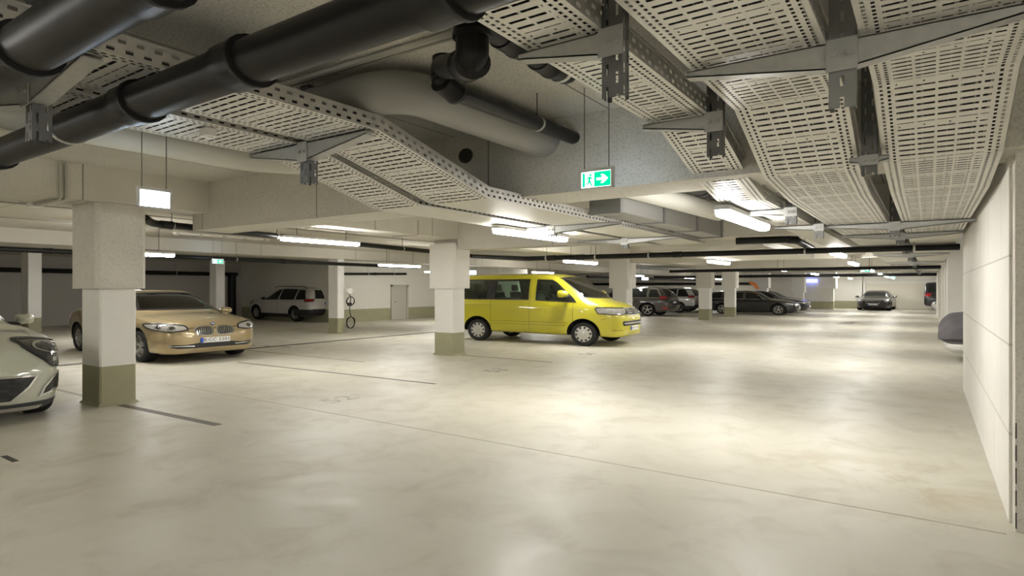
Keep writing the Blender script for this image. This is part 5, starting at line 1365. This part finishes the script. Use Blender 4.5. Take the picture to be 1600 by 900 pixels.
# ----------------------------------------------------------------- car under a grey cover
COVER = plain('cover_cloth', (0.125, 0.115, 0.125), 0.85, var=0.10, scale=5, bump=0.2)
Sc = suv(4.2, 1.78, 1.40, 2.6, 0.98, 0.32, 0.4, COVER)
Sc.update(side_win=[], rear_win=None, mirror=None, handles=[], seams=[], top_seams=[], gap=0.0)
def covered(label, loc, rz):
    t = thing('covered_car', label, 'covered car', (loc[0], loc[1], 0), rz)
    S = dict(Sc); xf, xr, w, be, ht, H_ = S['_x']
    S['bot'] = [(xr, .46), (xr+.1, .40), (0, .40), (xf-.2, .40), (xf, .47)]
    S['top'] = [(xr, .75), (xr+.12, 1.0), (xr+.5, 1.30), (0, 1.38), (.3, 1.38), (xf-1.2, 1.12), (xf-.6, 1.09), (xf-.22, 1.05), (xf-.06, .90), (xf, .76)]
    S['w'] = [(xr, w*.7), (xr+.2, w*.95), (0, w), (xf-.5, w), (xf-.22, w*.93), (xf-.07, w*.80), (xf, w*.62)]
    B = Body(S); MB().add(B.v, B.f).build('car_cover', COVER, t, 25)
    S2 = dict(Sc, paint=CREAM); S2['bot'] = [(xr+.05, .34), (xr+.2, .24), (xf-.3, .20), (xf-.06, .26)]; 
    x0, x1 = xr+.1, xf-.07
    S2['top'] = [(x0, .46), (0, .5), (x1, .47)]; S2['belt'] = [(x0, .42), (x1, .42)]; S2['bot'] = [(x0, .28), (0, .18), (x1-.2, .19), (x1, .27)]
    S2['w'] = [(x0, w*.6), (x0+.2, w*.88), (0, w*.95), (x1-.3, w*.93), (x1-.08, w*.78), (x1, w*.55)]; S2['wt'] = [(x0, w*.5), (x1, w*.4)]
    B2 = Body(S2); MB().add(B2.v, B2.f).build('bumper', SILVP, t, 30)
    B.band(MB(), [(-.85, .47), (.85, .47)], [(-.85, .49), (.85, .49)], 'F', .006, .01, 0, False).build('elastic_hem', TRIMB, t)
    for x in Sc['axles']:
        for sd in (-1, 1): wheel(t, x, sd*(w-.14), .31, .2, sd, (5, False))
    return t
covered('car under a grey cloth cover beside the end of the white wall', (2.22, 14.55), math.radians(180))
# ================================================================= floor marks
LINEM = plain('line_paint', (0.15, 0.135, 0.11), 0.6, var=0.25, scale=8)
LINEW = plain('line_paint_worn', (0.36, 0.33, 0.27), 0.6, var=0.25, scale=8)
def line_mark(label, x0, x1, y, w=0.075, m=None, dy=0.0, grp='parking bay lines'):
    b = MB(); b.add([(x0, y-w/2, 0.0), (x1, y-w/2+dy, 0.0), (x1, y+w/2+dy, 0.0), (x0, y+w/2, 0.0), (x0, y-w/2, 0.002), (x1, y-w/2+dy, 0.002), (x1, y+w/2+dy, 0.002), (x0, y+w/2, 0.002)],
          [(0, 3, 2, 1), (4, 5, 6, 7), (0, 1, 5, 4), (1, 2, 6, 5), (2, 3, 7, 6), (3, 0, 4, 7)])
    return tag(b.build('parking_line', m or LINEM), label, 'floor line', grp)
line_mark('grey bay line running out from the near column', -7.8, -5.85, 3.24, 0.09, LINEM, 0.08)
line_mark('grey bay line running out beside the gold car', -10.5, -5.80, 6.33, 0.06, LINEM, 0.17)
line_mark('grey bay line running out from the column at the van', -7.85, -5.72, 9.60, 0.05, LINEM, 0.03)
line_mark('bay line along the far side of the yellow van', -7.8, -5.8, 16.6, 0.07, LINEW)
line_mark('faint cross line behind the near white car', -11.8, -8.4, 3.25, 0.06, LINEW)
for k in range(4):
    line_mark('dark dash on the floor of the rear bays, %s from the gold car' % ('first', 'second', 'third', 'fourth')[k], -14.1+k*0.55, -13.75+k*0.55, 8.3+0.1*k, 0.07, LINEM, 0, 'dashes in the rear bays')
def floor_text(label, txt, x, y, size, m):
    v, f = text_mb(txt, size, 0.001)
    o = MB().add([(x-a[1]*0.9, y+a[0], 0.0012+a[2]) for a in v], f).build('bay_number', m); return tag(o, label, 'bay number', 'bay numbers painted on the floor')
FADE = plain('faded_number', (0.33, 0.30, 0.25), 0.6, var=0.3, scale=20)
FADE2 = plain('faint_number', (0.45, 0.42, 0.35), 0.6, var=0.2, scale=20)
DARKN = plain('dark_number', (0.05, 0.045, 0.035), 0.6, var=0.2, scale=20)
floor_text('dark bay number 51 before the near white car', '51', -6.06, 1.60, 0.46, DARKN)
floor_text('faint bay number 52 on the floor before the gold car', '52', -5.97, 4.93, 0.46, FADE2)
floor_text('grey bay number 53 on the floor beyond the first long bay line', '53', -5.90, 8.15, 0.46, FADE)
floor_text('grey bay number 54 on the floor beside the van front wheel', '54', -5.80, 11.25, 0.46, FADE)
ay = at(1320, 506.5); az = at(1338, 503.5)
tag(MB().add([(-2.95, 26.1, .001), (-2.35, 26.1, .001), (-2.35, 27.4, .001), (-2.1, 27.4, .001), (-2.55, 28.4, .001), (-3.0, 27.4, .001), (-2.75, 27.4, .001)], [(0, 1, 2, 3, 4, 5, 6)]).build('floor_arrow', FADE), 'grey direction arrow far down the lane floor', 'floor arrow')
# expansion seam and drain
SEAM = plain('seam_dark', (0.40, 0.365, 0.29), 0.7, var=0.2)
b = MB(); b.box(-9.0, 0.36, 4.330, 4.344, -0.01, 0.0015); struct('trim_seam', b, SEAM, 'expansion seam across the lane floor')
DRAIN = plain('drain_steel', (0.09, 0.085, 0.07), 0.55, 0.3)
t = thing('drain_channel', 'dark drain channel along the floor behind the column row', 'drain', (-12.65, 2.0, 0), kind='thing')
MB().box(-0.11, 0.11, 0, 22.5, -0.02, 0.002).build('channel_frame', plain('drain_edge', (0.20, 0.185, 0.14), 0.6), t)
g = MB()
for k in range(11): g.box(-0.075, 0.075, 0.02+k*2.045, 2.03+k*2.045, -0.01, 0.004)
g.build('grate', DRAIN, t)
tag(MB().box(-15.5, -8.6, 7.66, 7.70, -0.01, 0.0015).build('floor_seam', plain('seam_dark2', (0.22, 0.20, 0.15), 0.7)), 'dark floor seam behind the gold car', 'floor seam')
tag(MB().box(-9.3, -8.6, 1.9, 2.3, -0.01, 0.0012).build('oil_stain', plain('oil', (0.22, 0.19, 0.13), 0.4)), 'dark stain on the floor by the near column', 'stain') if False else None
tag(MB().lathe([(0.07, 0.0), (0.07, 0.003), (0.06, 0.004), (0, 0.004)], at(1507, 826)+(0.0,), 'z', 16).build('floor_bolt', DRAIN), 'small dark bolt head on the floor by the wall end', 'bolt') if False else None
# ================================================================= heights, world, camera
seen = set()
for o in list(C.objects):
    if o.type == 'MESH' and o.data.name not in seen:
        seen.add(o.data.name)
        co = [0.0]*(3*len(o.data.vertices)); o.data.vertices.foreach_get('co', co)
        for i in range(2, len(co), 3): co[i] *= KZ
        o.data.vertices.foreach_set('co', co); o.data.update()
    o.location.z *= KZ
W = bpy.data.worlds.new('world'); bpy.context.scene.world = W; W.use_nodes = True
bgn = W.node_tree.nodes.get('Background'); bgn.inputs[0].default_value = (0.9, 0.92, 1, 1); bgn.inputs[1].default_value = 0.02
cd = bpy.data.cameras.new('camera'); cam = bpy.data.objects.new('camera', cd); C.objects.link(cam)
cam.location = (0, 0, HC*KZ); cam.rotation_euler = (PI/2, 0, TH)
cd.sensor_fit = 'HORIZONTAL'; cd.sensor_width = 36.0; cd.lens = F/1600.0*36.0; cd.clip_start = 0.02; cd.clip_end = 200
sc = bpy.context.scene; sc.camera = cam
sc.view_settings.view_transform = 'Standard'; sc.view_settings.look = 'None'
sc.view_settings.gamma = 1.0; sc.view_settings.use_curve_mapping = False
sc.view_settings.exposure = 0.62
sc.cycles.max_bounces = 10; sc.cycles.diffuse_bounces = 6; sc.cycles.glossy_bounces = 4; sc.cycles.transparent_max_bounces = 24
sc.cycles.caustics_reflective = False; sc.cycles.caustics_refractive = False
sc.cycles.use_denoising = True
sc.cycles.sample_clamp_indirect = 6.0
